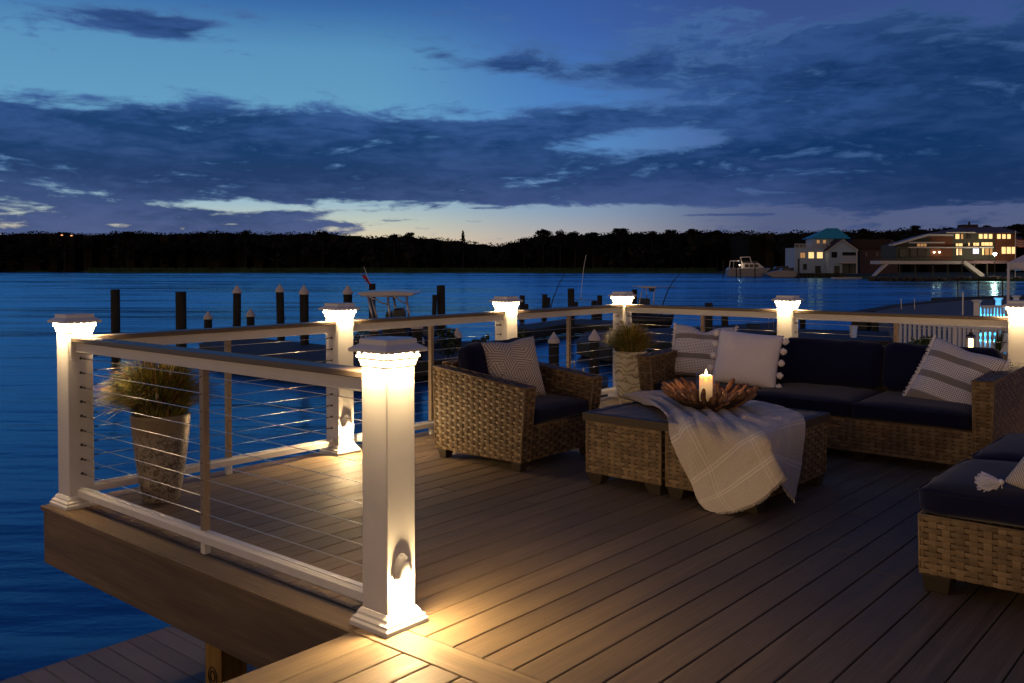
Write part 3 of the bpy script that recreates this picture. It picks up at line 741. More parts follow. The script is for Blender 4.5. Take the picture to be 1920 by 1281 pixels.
# ---------------- two armless wicker seats at the right edge
def seat(label, x0, x1, y0, y1, sd):
    t = thing('wicker_ottoman', label, 'ottoman', ((x0+x1)/2,(y0+y1)/2,0), 'armless wicker seats at the right edge')
    wbox(t, 'base', rect(x0,x1,y0,y1,.075), rect(x0-.005,x1+.005,y0-.005,y1+.005,.318), [0,1,2,3,'t'])
    sc = rbox_mesh(x0-.012, x1+.012, y0-.012, y1+.012, .322, .44, .038, .03, wr=.008, seed=sd).build('seat_cushion', M_navy, t, smooth=True)
    piping(sc, x0-.008, x1+.008, y0-.008, y1+.008, .42)
    for (x, y) in ((x0+.06,y0+.06),(x1-.06,y0+.06),(x0+.06,y1-.06),(x1-.06,y1-.06)):
        b = MB(); foot(b, x, y, .045, .058, .073); b.build('leg', M_foot, t, bev=.003)
    return t
seat('nearest armless wicker seat at the right edge, under the tasselled pillow', 1.66, 2.40, -4.80, -4.035, 31)
seat('armless wicker seat mostly hidden, its navy cushion showing just beyond the nearest one', 2.50, 3.24, -4.80, -4.035, 37)

# ---------------- coffee table
TX0, TX1, TY0, TY1 = 2.255, 3.235, -3.045, -1.875
t = thing('coffee_table', 'low wicker table with slatted top, draped with a throw and carrying a driftwood bowl', 'table', ((TX0+TX1)/2, (TY0+TY1)/2, 0))
ym = -2.44
for (y0, y1) in ((TY0+.018, ym-.018), (ym+.018, TY1-.018)):
    wbox(t, 'base', rect(TX0+.022,TX1-.022,y0,y1,.066), rect(TX0+.018,TX1-.018,y0,y1,.388), [0,1,2,3])
    for x in (TX0+.075, TX1-.075):
        for yy, sg in ((y0+.06, -1), (y1-.06, 1)):
            b = MB(); foot(b, x, yy, .036, .055, .065, dy=sg*.010); b.build('leg', M_tfoot, t, bev=.003)
b = MB(); fr = .045; z0, z1 = .392, .44
b.box(TX0, TX1, TY0, TY0+fr, z0, z1); b.box(TX0, TX1, TY1-fr, TY1, z0, z1); b.box(TX0, TX0+fr, TY0+fr, TY1-fr, z0, z1); b.box(TX1-fr, TX1, TY0+fr, TY1-fr, z0, z1)
b.build('top_frame', M_tframe, t, bev=.002)
b = MB(); n = 14; wd_ = (TY1-TY0-2*fr)/n
for k in range(n): y0 = TY0+fr+wd_*k; b.cbox(TX0+fr+.002, TX1-fr-.002, y0+.003, y0+wd_-.003, .42, .437, .002)
b.build('slatted_top', M_slat, t)
b = MB(); b.box(TX0+fr, TX1-fr, TY0+fr, TY1-fr, .394, .41); b.build('inner_tray', M_wcore, t)

# ================================================================== PILLOWS
def pillow_pts(w, h, th, dent=0.0, sd=0, n=26, ear=.05):
    def side(sg):
        P = []
        for i in range(n+1):
            v = 2*i/n-1; row = []
            for j in range(n+1):
                u = 2*j/n-1
                px_ = u*w/2*(1-ear*(1-v*v)*abs(u)); py_ = v*h/2*(1-ear*(1-u*u)*abs(v))
                z = th/2*((1-u**4)*(1-v**4))**.62*(1-.10*(u*u+v*v))
                if dent: py_ -= dent*math.exp(-(u/.32)**2)*max(0, v)**1.2; z *= 1-.35*math.exp(-(u/.25)**2)*max(0, v)
                z += .007*noise.noise(Vector((px_*9+sd, py_*9, sg*3)))*(1-max(abs(u),abs(v))**6) + .004*noise.noise(Vector((px_*26+sd, py_*22, sg*5)))*(1-max(abs(u),abs(v))**6)
                row.append((px_, py_, sg*z))
            P.append(row)
        return P
    return side(1), side(-1)
def pillow(name, label, m, w, h, th, c, nrm, up, roll=0, dent=0, sd=0, group=None, trim=None, cat='pillow', n=26, corner=False):
    """nrm: the way its front faces; up: rough up"""
    N = Vector(nrm).normalized(); U = Vector(up); U = (U - N*U.dot(N)).normalized(); X = U.cross(N)
    M = Matrix((X, U, N)).transposed(); M = M @ Matrix.Rotation(radians(roll), 3, 'Z')
    if corner: c = Vector(c) - M @ Vector((-w/2, -h/2, 0))
    t = thing(name, label, cat, c, group); t.rotation_euler = M.to_euler()
    A, B_ = pillow_pts(w, h, th, dent, sd, n)
    b = MB(); b.grid(A); b.grid([r[::-1] for r in B_]); 
    co = b.build('cover', m, t, smooth=True, local=True)
    import bmesh
    bm = bmesh.new(); bm.from_mesh(co.data); bmesh.ops.remove_doubles(bm, verts=bm.verts, dist=.0004); bm.to_mesh(co.data); bm.free()
    # edge outline points
    n_ = len(A)-1
    E_ = {'l':[A[i][0] for i in range(n_+1)], 'r':[A[i][n_] for i in range(n_+1)], 't':A[n_], 'b':A[0]}
    if trim == 'fringe':
        for sd_, ox in (('l',-1),('r',1)):
            b = MB(); q = E_[sd_]
            for i in range(72):
                f = i/71*n_; k = min(n_-1, int(f)); p = Vector(q[k]).lerp(Vector(q[k+1]), f-k)
                L_ = rr(.016,.032)
                for e in range(3):
                    d = Vector((ox*rr(.5,1), rr(-.8,.8), rr(-.8,.8))).normalized()
                    p1 = p + d*L_*.5; p2 = p + d*L_ + Vector((0,0,rr(-.006,.006)))
                    b.tube([p, p1, p2], .0042, 4, .002)
            b.build('fringe', M_tassel, t, local=True)
    if trim == 'pompom':
        for sd_ in ('l','r'):
            q = E_[sd_]
            for i in range(5):
                f = (i+.5)/5*n_; k = int(f); p = Vector(q[k]); ox = -1 if sd_ == 'l' else 1
                b = MB(); c_ = p + Vector((ox*.024, rr(-.01,.01), rr(-.004,.012)))
                for e in range(120):
                    d = Vector((random.gauss(0,1), random.gauss(0,1), random.gauss(0,1))).normalized(); rad_ = rr(.022,.029)
                    b.tube([c_+d*.006, c_+d*rad_], .0036, 3, .0026)
                b.ball(c_, .021, n=10, m=8, jit=.05)
                b.build('pompom', M_tassel, t, local=True)
    if trim == 'tassel':
        for (cx_, cy_) in ((-w/2,-h/2),(w/2,-h/2),(-w/2,h/2),(w/2,h/2)):
            b = MB(); p = Vector((cx_*1.0, cy_*1.0, 0)); d0 = Vector((cx_, cy_, 0)).normalized()
            b.ball(p+d0*.008, .012, n=8, m=6)
            for e in range(150):
                d = (d0*1.6 + Vector((random.gauss(0,.5), random.gauss(0,.5), random.gauss(0,.45)))).normalized(); L_ = rr(.07,.105)
                b.tube([p+d0*.006, p+d*L_*.55, p+d*L_+Vector((0,0,rr(-.008,.008)))], .0026, 3, .002)
            b.build('tassel', M_tassel, t, local=True)
    return t, co
PG = 'throw pillows on the seats'
pillow('throw_pillow', 'square pillow with a maze print, leaning on the navy cushion of the armchair', M_maze, .42, .44, .15, (2.62,-1.01,.61), (-.42,-.88,.32), (0,0,1), roll=5, dent=.015, sd=3, group=PG)
pillow('throw_pillow', 'checked pillow with grey bands and a fringed left edge, leftmost on the sofa', M_checkA, .50, .45, .15, (4.44,-1.50,.635), (-.95,-.25,.40), (0,0,1), roll=-2, dent=.05, sd=5, group=PG, trim='fringe')
pillow('throw_pillow', 'plain white pillow with pompoms down both sides, in front of the checked one', M_cream, .50, .44, .15, (4.26,-1.99,.62), (-.93,-.28,.42), (0,0,1), roll=-5, sd=9, group=PG, trim='pompom')
pillow('throw_pillow', 'checked pillow with grey bands tilted against the right sofa arm', M_checkB, .50, .49, .16, (4.42,-3.45,.565), (-.92,.02,.45), (0,0,1), roll=-17, dent=.015, sd=13, group=PG, trim='fringe')
pillow('throw_pillow', 'ribbed knit pillow with a white yarn tassel, cut off by the right photo edge', M_rib, .46, .46, .13, tuple(AT(1881,903,z=.485)), (-.75,-.05,.62), (0,0,1), roll=-22, sd=17, corner=True, group=PG, trim='tassel')

# ================================================================== PLANTERS
def planter(x, y, m, h, r, label, kind):
    t = thing('planter_pot', label, 'planter', (x,y,0), 'tall stone-look planters')
    b = MB(); pr = [(r*.55,0),(r*.60,.01),(r*.72,h*.22),(r*.85,h*.5),(r*.95,h*.8),(r*.985,h*.95),(r,h-.008),(r*.985,h),(r*.90,h),(r*.87,h-.02),(r*.85,h-.06)]
    b.lathe((x,y,0), pr, 48, False); b.build('pot', m, t, smooth=True)
    b = MB(); b.lathe((x,y,0), [(r*.86,h-.045),(.001,h-.03)], 24, True); b.build('soil', M_soil, t)
    return t
def grass(x, y, z0, rad, hgt, nb, npl, label, sd, flop=1.0):
    random.seed(sd)
    t = thing('ornamental_grass', label, 'plant', (x,y,z0), 'ornamental grasses in the planters')
    b = MB()
    for i in range(nb):
        a = rr(0, 2*pi); q = R()**.6; r0 = .11*R()**.5; base = Vector((x+r0*cos(a), y+r0*sin(a), z0-.02))
        a += rr(-.35,.35); D = Vector((cos(a), sin(a), 0)); reach = rad*(.15+.95*q)*rr(.8,1.1)
        top = hgt*(1-.50*q**2)*rr(.72,1.08); drop = (reach/rad)**2*rr(.1,.34)*flop*hgt*1.1
        pts = []
        for k in range(6):
            s = k/5; pts.append(base + D*reach*(s**1.25) + Vector((0,0, top*(1-(1-s)**1.9)*1.0 - drop*s**2.6)))
        w_ = rr(.0022,.0046); S_ = D.cross(Vector((0,0,1))); S_ = (S_*cos(rr(-.9,.9)) + Vector((0,0,1))*.3).normalized()
        vs = []
        for k, p in enumerate(pts): ww = w_*(1-(k/5)**2*.85); vs += [p - S_*ww, p + S_*ww]
        b.add(vs, [(2*k,2*k+1,2*k+3,2*k+2) for k in range(5)])
    b.build('blades', M_grass, t)
    b = MB()
    for i in range(npl):
        a = rr(0, 2*pi); q = rr(.15,1); D = Vector((cos(a), sin(a), 0)); top = hgt*(1.18-.45*q)*rr(.85,1.1); reach = rad*q*1.0
        pts = [Vector((x,y,z0)) + D*reach*s**1.3 + Vector((0,0,top*(1-(1-s)**1.8)-.10*s**3*q)) for s in (0,.2,.4,.6,.8,1)]
        b.tube(pts, .0009, 3); d = (pts[-1]-pts[-2]).normalized(); e = pts[-1]; L_ = rr(.035,.055)
        b.tube([e, e+d*L_*.25, e+d*L_*.6, e+d*L_*.9, e+d*L_*1.05], [.002,.0085,.0085,.005,.001], 7)
        for k in range(26):
            p = e + d*L_*rr(.05,1); v = Vector((random.gauss(0,1),random.gauss(0,1),random.gauss(0,1))).normalized(); b.tube([p, p+v*rr(.009,.014)+d*.004], .0007, 3)
    b.build('plumes', M_plume, t); random.seed(sd+1); return t
planter(.36, -.27, M_potA, .50, .165, 'grey marbled planter behind the left foreground railing', 'marble')
grass(.36, -.27, .47, .27, .38, 2600, 18, 'bushy green and tan grass with a few plumes in the left marbled planter', 21, .55)
planter(5.05, -.40, M_potB, .53, .165, 'cream planter with wavy grey swirls beside the corner post', 'wave')
grass(5.05, -.40, .50, .21, .31, 1900, 16, 'short green grass with pale plumes in the swirled corner planter', 22, .5)
random.seed(77)

# ================================================================== BOWL, CANDLE
BC = Vector((2.79,-2.45,.462))
t = thing('driftwood_bowl', 'wide shallow bowl built of driftwood pieces on the throw-covered table', 'bowl', BC)
b = MB()
for ring, (r0, r1, z0, z1, n, ln) in enumerate(((.03,.13,.0,.012,12,.12),(.07,.19,.012,.045,18,.13),(.11,.235,.022,.085,24,.14),(.155,.27,.035,.115,28,.15),(.185,.29,.050,.138,32,.14))):
    for k in range(n):
        a = 2*pi*(k+rr(-.3,.3))/n; D = Vector((cos(a), sin(a), 0)); ra = r0+rr(-.015,.015); rb = r1+rr(-.025,.02); za = z0+rr(0,.012); zb = z1+rr(-.02,.018)
        a2 = a+rr(-.12,.12); D2 = Vector((cos(a2), sin(a2), 0)); wd_ = rr(.012,.023)
        p0 = BC + D*ra + Vector((0,0,za)); p2 = BC + D2*rb + Vector((0,0,zb)); p1 = (p0+p2)/2 + Vector((rr(-.006,.006),rr(-.006,.006),-.006+rr(-.006,.004)))
        b.tube([p0, p0.lerp(p1,.5), p1, p1.lerp(p2,.6), p2], [wd_*.5, wd_*.9, wd_, wd_*.95, wd_*.55], 6)
b.build('driftwood_pieces', M_drift, t, smooth=True)
b = MB(); b.lathe(BC, [(.10,0.0),(.17,.02),(.245,.07),(.25,.075),(.16,.035),(.05,.02)], 28, True); b.build('bowl_core', mat('dark_driftwood', (.05,.028,.017), .9), t, smooth=True)
CC = Vector((2.785,-2.435,.497))
t = thing('candle', 'lit cream pillar candle standing in the driftwood bowl', 'candle', CC)
b = MB(); b.lathe(CC, [(.038,0),(.0405,.004),(.0405,.160),(.039,.166),(.035,.167),(.028,.160),(.004,.156)], 32, True); b.build('wax', M_wax, t, smooth=True)
b = MB(); b.tube([CC+Vector((0,0,.155)), CC+Vector((.001,0,.168)), CC+Vector((.003,0,.174))], .0014, 5); b.build('wick', M_black, t)
b = MB(); b.lathe(CC+Vector((.002,0,.168)), [(.001,0),(.0055,.006),(.0065,.012),(.0045,.022),(.0018,.031),(.0003,.037)], 12, True); b.build('flame', M_flame, t, smooth=True)
point('candle_light', t, (.002,0,.188), 3.5, (1.0,.52,.20), .012)
t = thing('glass_hurricane', 'clear glass cylinder around the lit candle', 'candle holder', CC)
b = MB(); b.lathe(CC, [(.057,0),(.060,.003),(.060,.195),(.0575,.195),(.0575,.004)], 40, False); b.build('glass_wall', M_glass, t, smooth=True)

# ================================================================== THROW
def topP(x, y, z=.455): return AT(x, y, z=z)
def sideP(x, y, u=2.238):   # on the upright plane X = u
    p = AT(x, y, d=1.0); t = (u-CAM.x)/(p.x-CAM.x); return CAM + (p-CAM)*t
def endP(x, y, v=-3.062):
    p = AT(x, y, d=1.0); t = (v-CAM.y)/(p.y-CAM.y); return CAM + (p-CAM)*t
G = [
 [topP(1166,748,.447), topP(1176,746,.46), topP(1186,744,.466), topP(1196,741,.466), topP(1204,739,.462), topP(1212,738,.455)],
 [topP(1215,762,.449), topP(1236,756,.466), topP(1256,751,.468), topP(1282,746,.468), topP(1310,743,.46), topP(1335,744,.452)],
 [topP(1247,785,.449), topP(1280,778,.459), topP(1312,771,.458), topP(1350,765,.456), topP(1392,760,.456), topP(1432,757,.45)],
 [sideP(1268,835), topP(1303,802,.446), topP(1345,795,.458), topP(1392,788,.458), topP(1440,778,.457), topP(1484,770,.449)],
 [sideP(1297,905,2.225), sideP(1338,874,2.215), sideP(1384,838,2.22), AT(1430,812,d=4.78), endP(1468,800), endP(1509,788)],
 [sideP(1311,940,2.20), sideP(1352,920,2.19), sideP(1402,886,2.19), AT(1452,852,d=4.70), AT(1470,858,d=4.90), endP(1504,868,-3.08)],
 [sideP(1332,962,2.18), sideP(1376,957,2.17), sideP(1428,936,2.17), AT(1474,893,d=4.68), AT(1465,912,d=4.86), endP(1492,939,-3.10)]]
def cr(p0, p1, p2, p3, t): return .5*((2*p1)+(p2-p0)*t+(2*p0-5*p1+4*p2-p3)*t*t+(3*p1-p0-3*p2+p3)*t**3)
def crl(L_, s):
    n = len(L_)-1; s = max(0, min(n-1e-6, s)); i = int(s); t = s-i; g = lambda k: L_[max(0, min(n, k))]
    return cr(g(i-1), g(i), g(i+1), g(i+2), t)
NS, NTT = 130, 110
rows = []
for i in range(NS+1):
    s = 6*i/NS; ctrl = [crl([G[r][c] for r in range(7)], s) for c in range(6)]
    rows.append([crl(ctrl, 5*j/NTT) for j in range(NTT+1)])
def throwmesh():
    P = []
    for i in range(NS+1):
        row = []
        for j in range(NTT+1):
            p = rows[i][j].copy()
            du = rows[i][min(NTT,j+1)] - rows[i][max(0,j-1)]; dv = rows[min(NS,i+1)][j]-rows[max(0,i-1)][j]
            n = du.cross(dv); n = n.normalized() if n.length > 1e-9 else Vector((0,0,1))
            if n.dot(Vector((-.6,-.4,.7))) < 0: n = -n
            s = i/NS; t = j/NTT
            top = max(0, 1-s/.62)
            ph = t*(13.0-5*s) + 1.3*noise.noise(Vector((s*3.0, t*2.0, 1))) + s*2.2
            fold = abs(sin(ph*pi/1.6))**.8
            amp = (.010+.030*max(0,1-s/.55))*min(1, (s+.12)/.2)*top**.4*(.55+.9*(1-t)) if top > 0 else 0
            amp += .016*max(0, sin(pi*min(1, max(0,(s-.30)/.5))))*(1-t)**.5
            h = amp*fold
            h += .036*max(0, s-.40)*(sin(t*15+1.5*noise.noise(Vector((s*2,t*3,7)))+s*1.2)*.6)
            h += .012*top*noise.noise(Vector((s*7, t*16, 3))) + .005*noise.noise(Vector((s*9, t*14, 3))) + .0034*noise.noise(Vector((s*34, t*30, 9)))
            p += n*h
            ins = p.x > TX0-.006 and p.y > TY0-.006
            if ins:
                if p.z > .41: p.z = max(p.z, .4425)
                else:
                    if p.x-TX0 < p.y-TY0: p.x = TX0-.007
                    else: p.y = TY0-.007
            p.z = max(p.z, .006)
            row.append(p)
        P.append(row)
    return P
TP = throwmesh()
b = MB(); b.grid([[tuple(p) for p in r] for r in TP])
tt = thing('throw_blanket', 'pale gauze throw with woven stripes draped over the coffee table corner', 'blanket', (2.4,-2.8,0))
o = b.build('cloth', M_throw, tt, smooth=True, solid=.0016)
uvl = o.data.uv_layers.new(name='UVMap'); W1 = NTT+1
for lp in o.data.loops: k = lp.vertex_index; uvl.data[lp.index].uv = ((k % W1)/NTT, (k//W1)/NS)
b = MB()
for k in range(260):
    f = k/259*NTT; j = min(NTT-1, int(f)); p = TP[NS][j].lerp(TP[NS][j+1], f-j); d = (TP[NS][j]-TP[NS-3][j]).normalized(); L_ = rr(.010,.018)
    e = p+d*L_+Vector((rr(-.004,.004),rr(-.004,.004),0)); e.z = max(e.z, .003)
    b.tube([p, (p+e)/2+Vector((rr(-.002,.002),0,0)), e], .0013, 3)
b.build('fringe', M_throw, tt)

# ================================================================== WATERFRONT NEARBY
random.seed(5)
PILES = [ # px centre, top y, width px, cap, label
 (216,543,17,0,'uncapped dark piling left of the left planter, standing alone in the water'),(339,547,20,0,'thick uncapped dark piling rising behind the left marbled planter'),
 (390,582,15,1,'short capped piling just right of the thick uncapped one'),(444.5,533,15,1,'tall capped piling at the left end of the floating dock'),(469.5,577,15,1,'short capped piling between two tall capped ones'),
 (524.5,531,15,1,'tall capped piling in the middle of the group left of the second lit post'),(570,533,17,1,'tall capped piling nearest the left side of the second lit post'),(652,533,17,1,'capped piling peeking out above the second lit post'),
 (698,532,13,0,'uncapped piling behind the boat hardtop'),(815,553,9,0,'slim shorter piling directly left of a taller thick one, right of the boat hardtop'),(826.5,535,16,0,'tall uncapped piling right of the boat hardtop'),
 (701,612,18,2,'flat-capped piling below the rail in front of the hardtop boat'),(782,606,20,2,'flat-capped piling below the rail at the right end of the hardtop boat'),(857,613,18,1,'capped piling beside the potted shrub behind the armchair'),
 (1038.5,621,20,1,'white-capped piling seen through the cables, right of the armchair pillow'),(1114.5,616,20,1,'white-capped piling seen through the cables, left of the swirled planter'),
 (979.5,554,10,0,'dark piling just right of the third lit post'),(987,570,8,0,'small piling stub hugging the one right of the third lit post'),(1021.5,552,10,0,'dark piling right of the third lit post, taller of a close pair'),(1028.5,558,7,0,'thin piling, shorter of a close pair right of the third lit post'),
 (1070.5,541,13,0,'tallest dark piling above the rail between third post and corner post'),(1080,566,8,0,'low piling touching the right side of the tallest dark one'),(1114,564,11,0,'low square-topped piling left of the corner post'),(1124.5,556,10,3,'round-topped piling left of the corner post'),
 (1189.5,543,11,0,'dark piling immediately right of the corner post cap'),(1329,568,15,0,'dark piling barely topping the rail above the checked pillow'),(1359,589,13,0,'dark piling under the rail above the white pompom pillow'),(1505,590,11,0,'dark piling right of the post behind the sofa'),(1640,600,14,0,'dark piling left of the white picket fence')]
for (x, yt, wpx, cap, lb) in PILES:
    dia = .33; d = dia*F/wpx; top = AT(x, yt, d=d); r = dia/2
    t = thing('piling', lb, 'piling', (top.x, top.y, ZW), 'dock pilings in the water'); t.rotation_euler = (0,0,0)
    lean = Vector((rr(-.012,.012), rr(-.012,.012), 0)); zt = top.z - (.30 if cap == 1 else .10 if cap == 2 else 0)
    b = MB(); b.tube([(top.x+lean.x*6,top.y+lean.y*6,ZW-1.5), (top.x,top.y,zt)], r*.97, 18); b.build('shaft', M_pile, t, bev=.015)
    if cap in (1,2):
        b = MB(); hh = .24 if cap == 1 else .05
        b.lathe((top.x,top.y,zt), [(r*1.12,-.07),(r*1.14,0),(r*1.08,.03),(.015,.03+hh),(.002,.032+hh)], 18); b.build('cap', M_cap, t)
    if cap == 3: b = MB(); b.ball((top.x,top.y,zt), r, (1,1,.5), 14, 8); b.build('cap', M_pile, t, smooth=True)
def slab(name, pts, z, th, m, label, cat, plank=True):
    P = [AT(x, y, z=z) for x, y in pts]; c = sum(P, Vector())/len(P)
    t = thing(name, label, cat, (c.x,c.y,z))
    b = MB(); b.extr(P, (0,0,-.05)); b.build('deck_boards', m, t)
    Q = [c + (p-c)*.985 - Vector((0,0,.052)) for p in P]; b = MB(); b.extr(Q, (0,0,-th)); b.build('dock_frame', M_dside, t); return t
slab('floating_dock', [(372,644),(476,633),(640,650),(640,681),(430,659)], -1.55, .45, M_dockd, 'dark floating dock with two capped pilings, between left planter and second lit post', 'dock')
slab('floating_dock', [(960,612),(1066,597),(1165,602),(1165,612),(1062,607),(985,620)], -1.55, .4, M_dockd, 'dark narrow dock finger beyond the cables, right of the third lit post', 'dock')
slab('floating_dock', [(1078,640),(1098,622),(1470,604),(1470,622),(1140,652)], -1.55, .45, M_dockd, 'wide dark dock running behind the sofa pillows and corner planter', 'dock')
slab('floating_dock', [(1475,616),(1672,622),(1672,640),(1475,634)], -1.55, .4, M_dockd, 'dark dock strip seen between the sofa back and the picket fence', 'dock')
slab('floating_dock', [(640,648),(800,640),(905,640),(905,668),(640,690)], -1.6, .4, M_dockd, 'dark dock behind the armchair railing where the hardtop boat ties up', 'dock')
slab('floating_dock', [(985,705),(1090,700),(1140,706),(1140,722),(985,735)], -1.6, .3, M_dockd, 'low dock with a metal ladder glimpsed behind the far arm of the armchair', 'dock')

# local frame for things that face the camera squarely: pixel box at forward distance d with real depth
def fb(b, x0, x1, y0, y1, d, dep):
    c = []
    for (x, y) in ((x0,y1),(x1,y1),(x1,y0),(x0,y0)):
        c.append(AT(x, y, d=d))
    b.extr(c, FW*dep)
def fp(b, pts, d, dep): b.extr([AT(x, y, d=d) for x, y in pts], FW*dep)
def ftube(b, pts, d, r, n=6, **k): b.tube([AT(x, y, d=d+(q[0] if q else 0)) for x, y, *q in pts], r, n, **k)
# hardtop boat
t = thing('fishing_boat', 'centre console boat with a pale hardtop moored beyond the near railing', 'boat', fpt(725,33,ZW))
b = MB(); prof = [(-1.35,0),(-1.25,-.5),(-.9,-.95),(0,-1.05),(.9,-.95),(1.25,-.5),(1.35,0)]
C0 = Vector(fpt(728,30.5,ZW+1.0)); st = []
for i in range(9):
    s = i/8; wf = 1-max(0,(s-.45)/.55)**2*.97; rise = .30*s*s; st.append([C0 + RT*(px_*wf*.95+.9*s) + FW*(6.4*s) + Vector((0,0,pz*(1-.25*s)+rise)) for px_, pz in prof])
b.grid(st); b.add([tuple(p) for p in st[0]], [tuple(range(7))]); b.build('hull', M_hulldk, t, smooth=True, solid=.03)
b = MB(); fp(b, [(664,641),(672,632),(790,634),(796,645)], 30.3, .5); b.build('stern_platform', M_hull, t)
b = MB(); fb(b, 716,760,604,640, 33, 1.1); b.build('console', M_hulldk, t, bev=.06)
b = MB(); fp(b, [(668,551),(676,548),(740,546.5),(775,549),(779,551.5),(770,555.5),(680,556)], 32, 2.6); b.build('hardtop', M_hull, t, bev=.03)
b = MB()
for (xa, ya, xb, yb, dd) in ((690,556,703,615,32),(727,556,733,615,32),(738,556,747,615,34),(762,555,770,615,32),(697,556,711,615,34)): ftube(b, [(xa,ya),(xb,yb)], dd, .045)
ftube(b, [(690,557),(706,562),(716,568),(727,571)], 32, .03); ftube(b, [(738,557),(745,560),(752,565),(762,570)], 32, .03); ftube(b, [(690,556),(762,555)], 32, .03); ftube(b, [(690,556,0),(697,556,2)], 32, .03); ftube(b, [(727,556,0),(738,556,2)], 32, .03); b.build('hardtop_frame', M_tube, t, smooth=True)
b = MB(); fp(b, [(735,588),(738,579),(756,578),(759,590),(757,606),(737,606)], 31.2, .5); fp(b, [(722,590),(725,584),(734,584),(735,604),(724,604)], 32, .5); b.build('outboard_engine', M_hulldk, t, bev=.05)
b = MB(); ftube(b, [(694,532),(682,500)], 32, .012); b.build('antenna', M_tube, t)
t = thing('flag', 'small red flag drooping from a thin pole above the hardtop boat', 'flag', fpt(688,33,ZW+3))
b = MB(); ftube(b, [(676,512),(690,540)], 32.5, .012); b.build('flag_pole', M_tube, t)
b = MB(); P = []
for i in range(9):
    s = i/8; P.append([AT(678+14*s+q*(5.0+1.2*sin(s*7)), 516+18*s-1.2*q, d=32.5+.08*sin(s*8+q*3)) for q in (0,.33,.66,1)])
b.grid(P); b.build('flag_cloth', M_red, t, smooth=True, solid=.004)
# second boat with a thin tower
t = thing('tower_boat', 'small dark boat with an arched tube tower, right of the corner post', 'boat', fpt(1218,50,ZW))
b = MB(); st = []; C0 = Vector(fpt(1220,48,ZW+.9))
for i in range(9):
    s = i/8; wf = 1-max(0,(s-.45)/.55)**2*.97; st.append([C0 + RT*(px_*wf*.9) + FW*(6.4*s) + Vector((0,0,pz*(1-.25*s)+.3*s*s)) for px_, pz in prof])
b.grid(st); b.add([tuple(p) for p in st[0]], [tuple(range(7))]); b.build('hull', M_hulldk, t, smooth=True, solid=.03)
b = MB()
for dd in (49,50.6):
    ftube(b, [(1197,585),(1199,565),(1204,548),(1209,540)], dd, .03); ftube(b, [(1222,585),(1226,562),(1227,548),(1231,540)], dd, .03); ftube(b, [(1209,540),(1231,540)], dd, .03); ftube(b, [(1212,540),(1213,560)], dd, .025)
ftube(b, [(1185,537),(1267,537.5)], 49, .02); b.build('tower_frame', M_tube, t, smooth=True)
b = MB(); fb(b, 1204,1230,538,540, 49, 2.0); b.build('tower_top', M_hull, t)
b = MB(); fb(b, 1219,1227,540,547, 49.3, .6); fb(b, 1201,1219,560,584, 49.5, 1.0); b.build('console', M_hulldk, t, bev=.03)
# bent mooring whips
for (pts, dd, lb) in (([(1030,590),(1033,575),(1040,552),(1049,531),(1060,514)],38,'dark bent mooring whip rising between the third post and the tallest piling'),([(1240,592),(1244,567),(1252,545),(1262,528),(1276,512)],38,'dark bent mooring whip right of the arched tower boat')):
    t = thing('mooring_whip', lb, 'mooring whip', AT(*pts[0], d=dd), 'bent mooring whips')
    b = MB(); ftube(b, pts, dd, .032, r2=.014); b.build('pole', M_pile, t, smooth=True)
t = thing('boat_antenna', 'thin upright antenna with a small crossbar left of the corner post', 'antenna', fpt(1090,45,ZW+1))
b = MB(); ftube(b, [(1089,562),(1091,535),(1094,505),(1099,478)], 45, .012); ftube(b, [(1078,561),(1108,563)], 45, .012); ftube(b, [(1086,562),(1089,558),(1092,562)], 45, .02); b.build('rod', M_tube, t)
# dock ladder
def ladder(x, y0, y1, d, wpx, lb):
    t = thing('dock_ladder', lb, 'ladder', fpt(x,d,-1.6)); b = MB(); r = wpx/2
    for dd in (d, d+.45):
        ftube(b, [(x-r,y1),(x-r,y0+r*.8),(x-r*.6,y0+.5),(x,y0),(x+r*.6,y0+.5),(x+r,y0+r*.8),(x+r,y1)], dd, .018)
    b.build('handrail', M_tube, t, smooth=True)
ladder(1073,677,705,25,8,'metal ladder handrail on the low dock left of the swirled planter'); ladder(1446,592,616,38,9,'hooped metal ladder on the dock left of the post behind the sofa')
t = thing('metal_stake', 'slim pale metal stake on the low dock between ladder and capped piling', 'stake', fpt(1094,25,-1.6)); b = MB(); ftube(b, [(1093,705),(1095,690)], 25, .03); b.build('shaft', M_tube, t)
t = thing('dock_box', 'dark square box on the dock beyond the white pompom pillow', 'box', fpt(1415,40,-1.55)); b = MB(); fb(b, 1406,1425,608.5,617, 40, .5); b.build('body', M_hulldk, t, bev=.02); b = MB(); fb(b, 1405,1426,607,608.6, 39.95, .6); b.build('lid', M_hulldk, t)
t = thing('bucket', 'pale tapered bucket on the dock left of the picket fence', 'bucket', fpt(1600,33,-1.55)); p = AT(1600,633,d=33); b = MB(); b.lathe(p, [(.10,0),(.11,.02),(.145,.40),(.155,.41),(.155,.425),(.14,.425),(.105,.05)], 20, False); b.build('tub', M_cap, t, smooth=True)
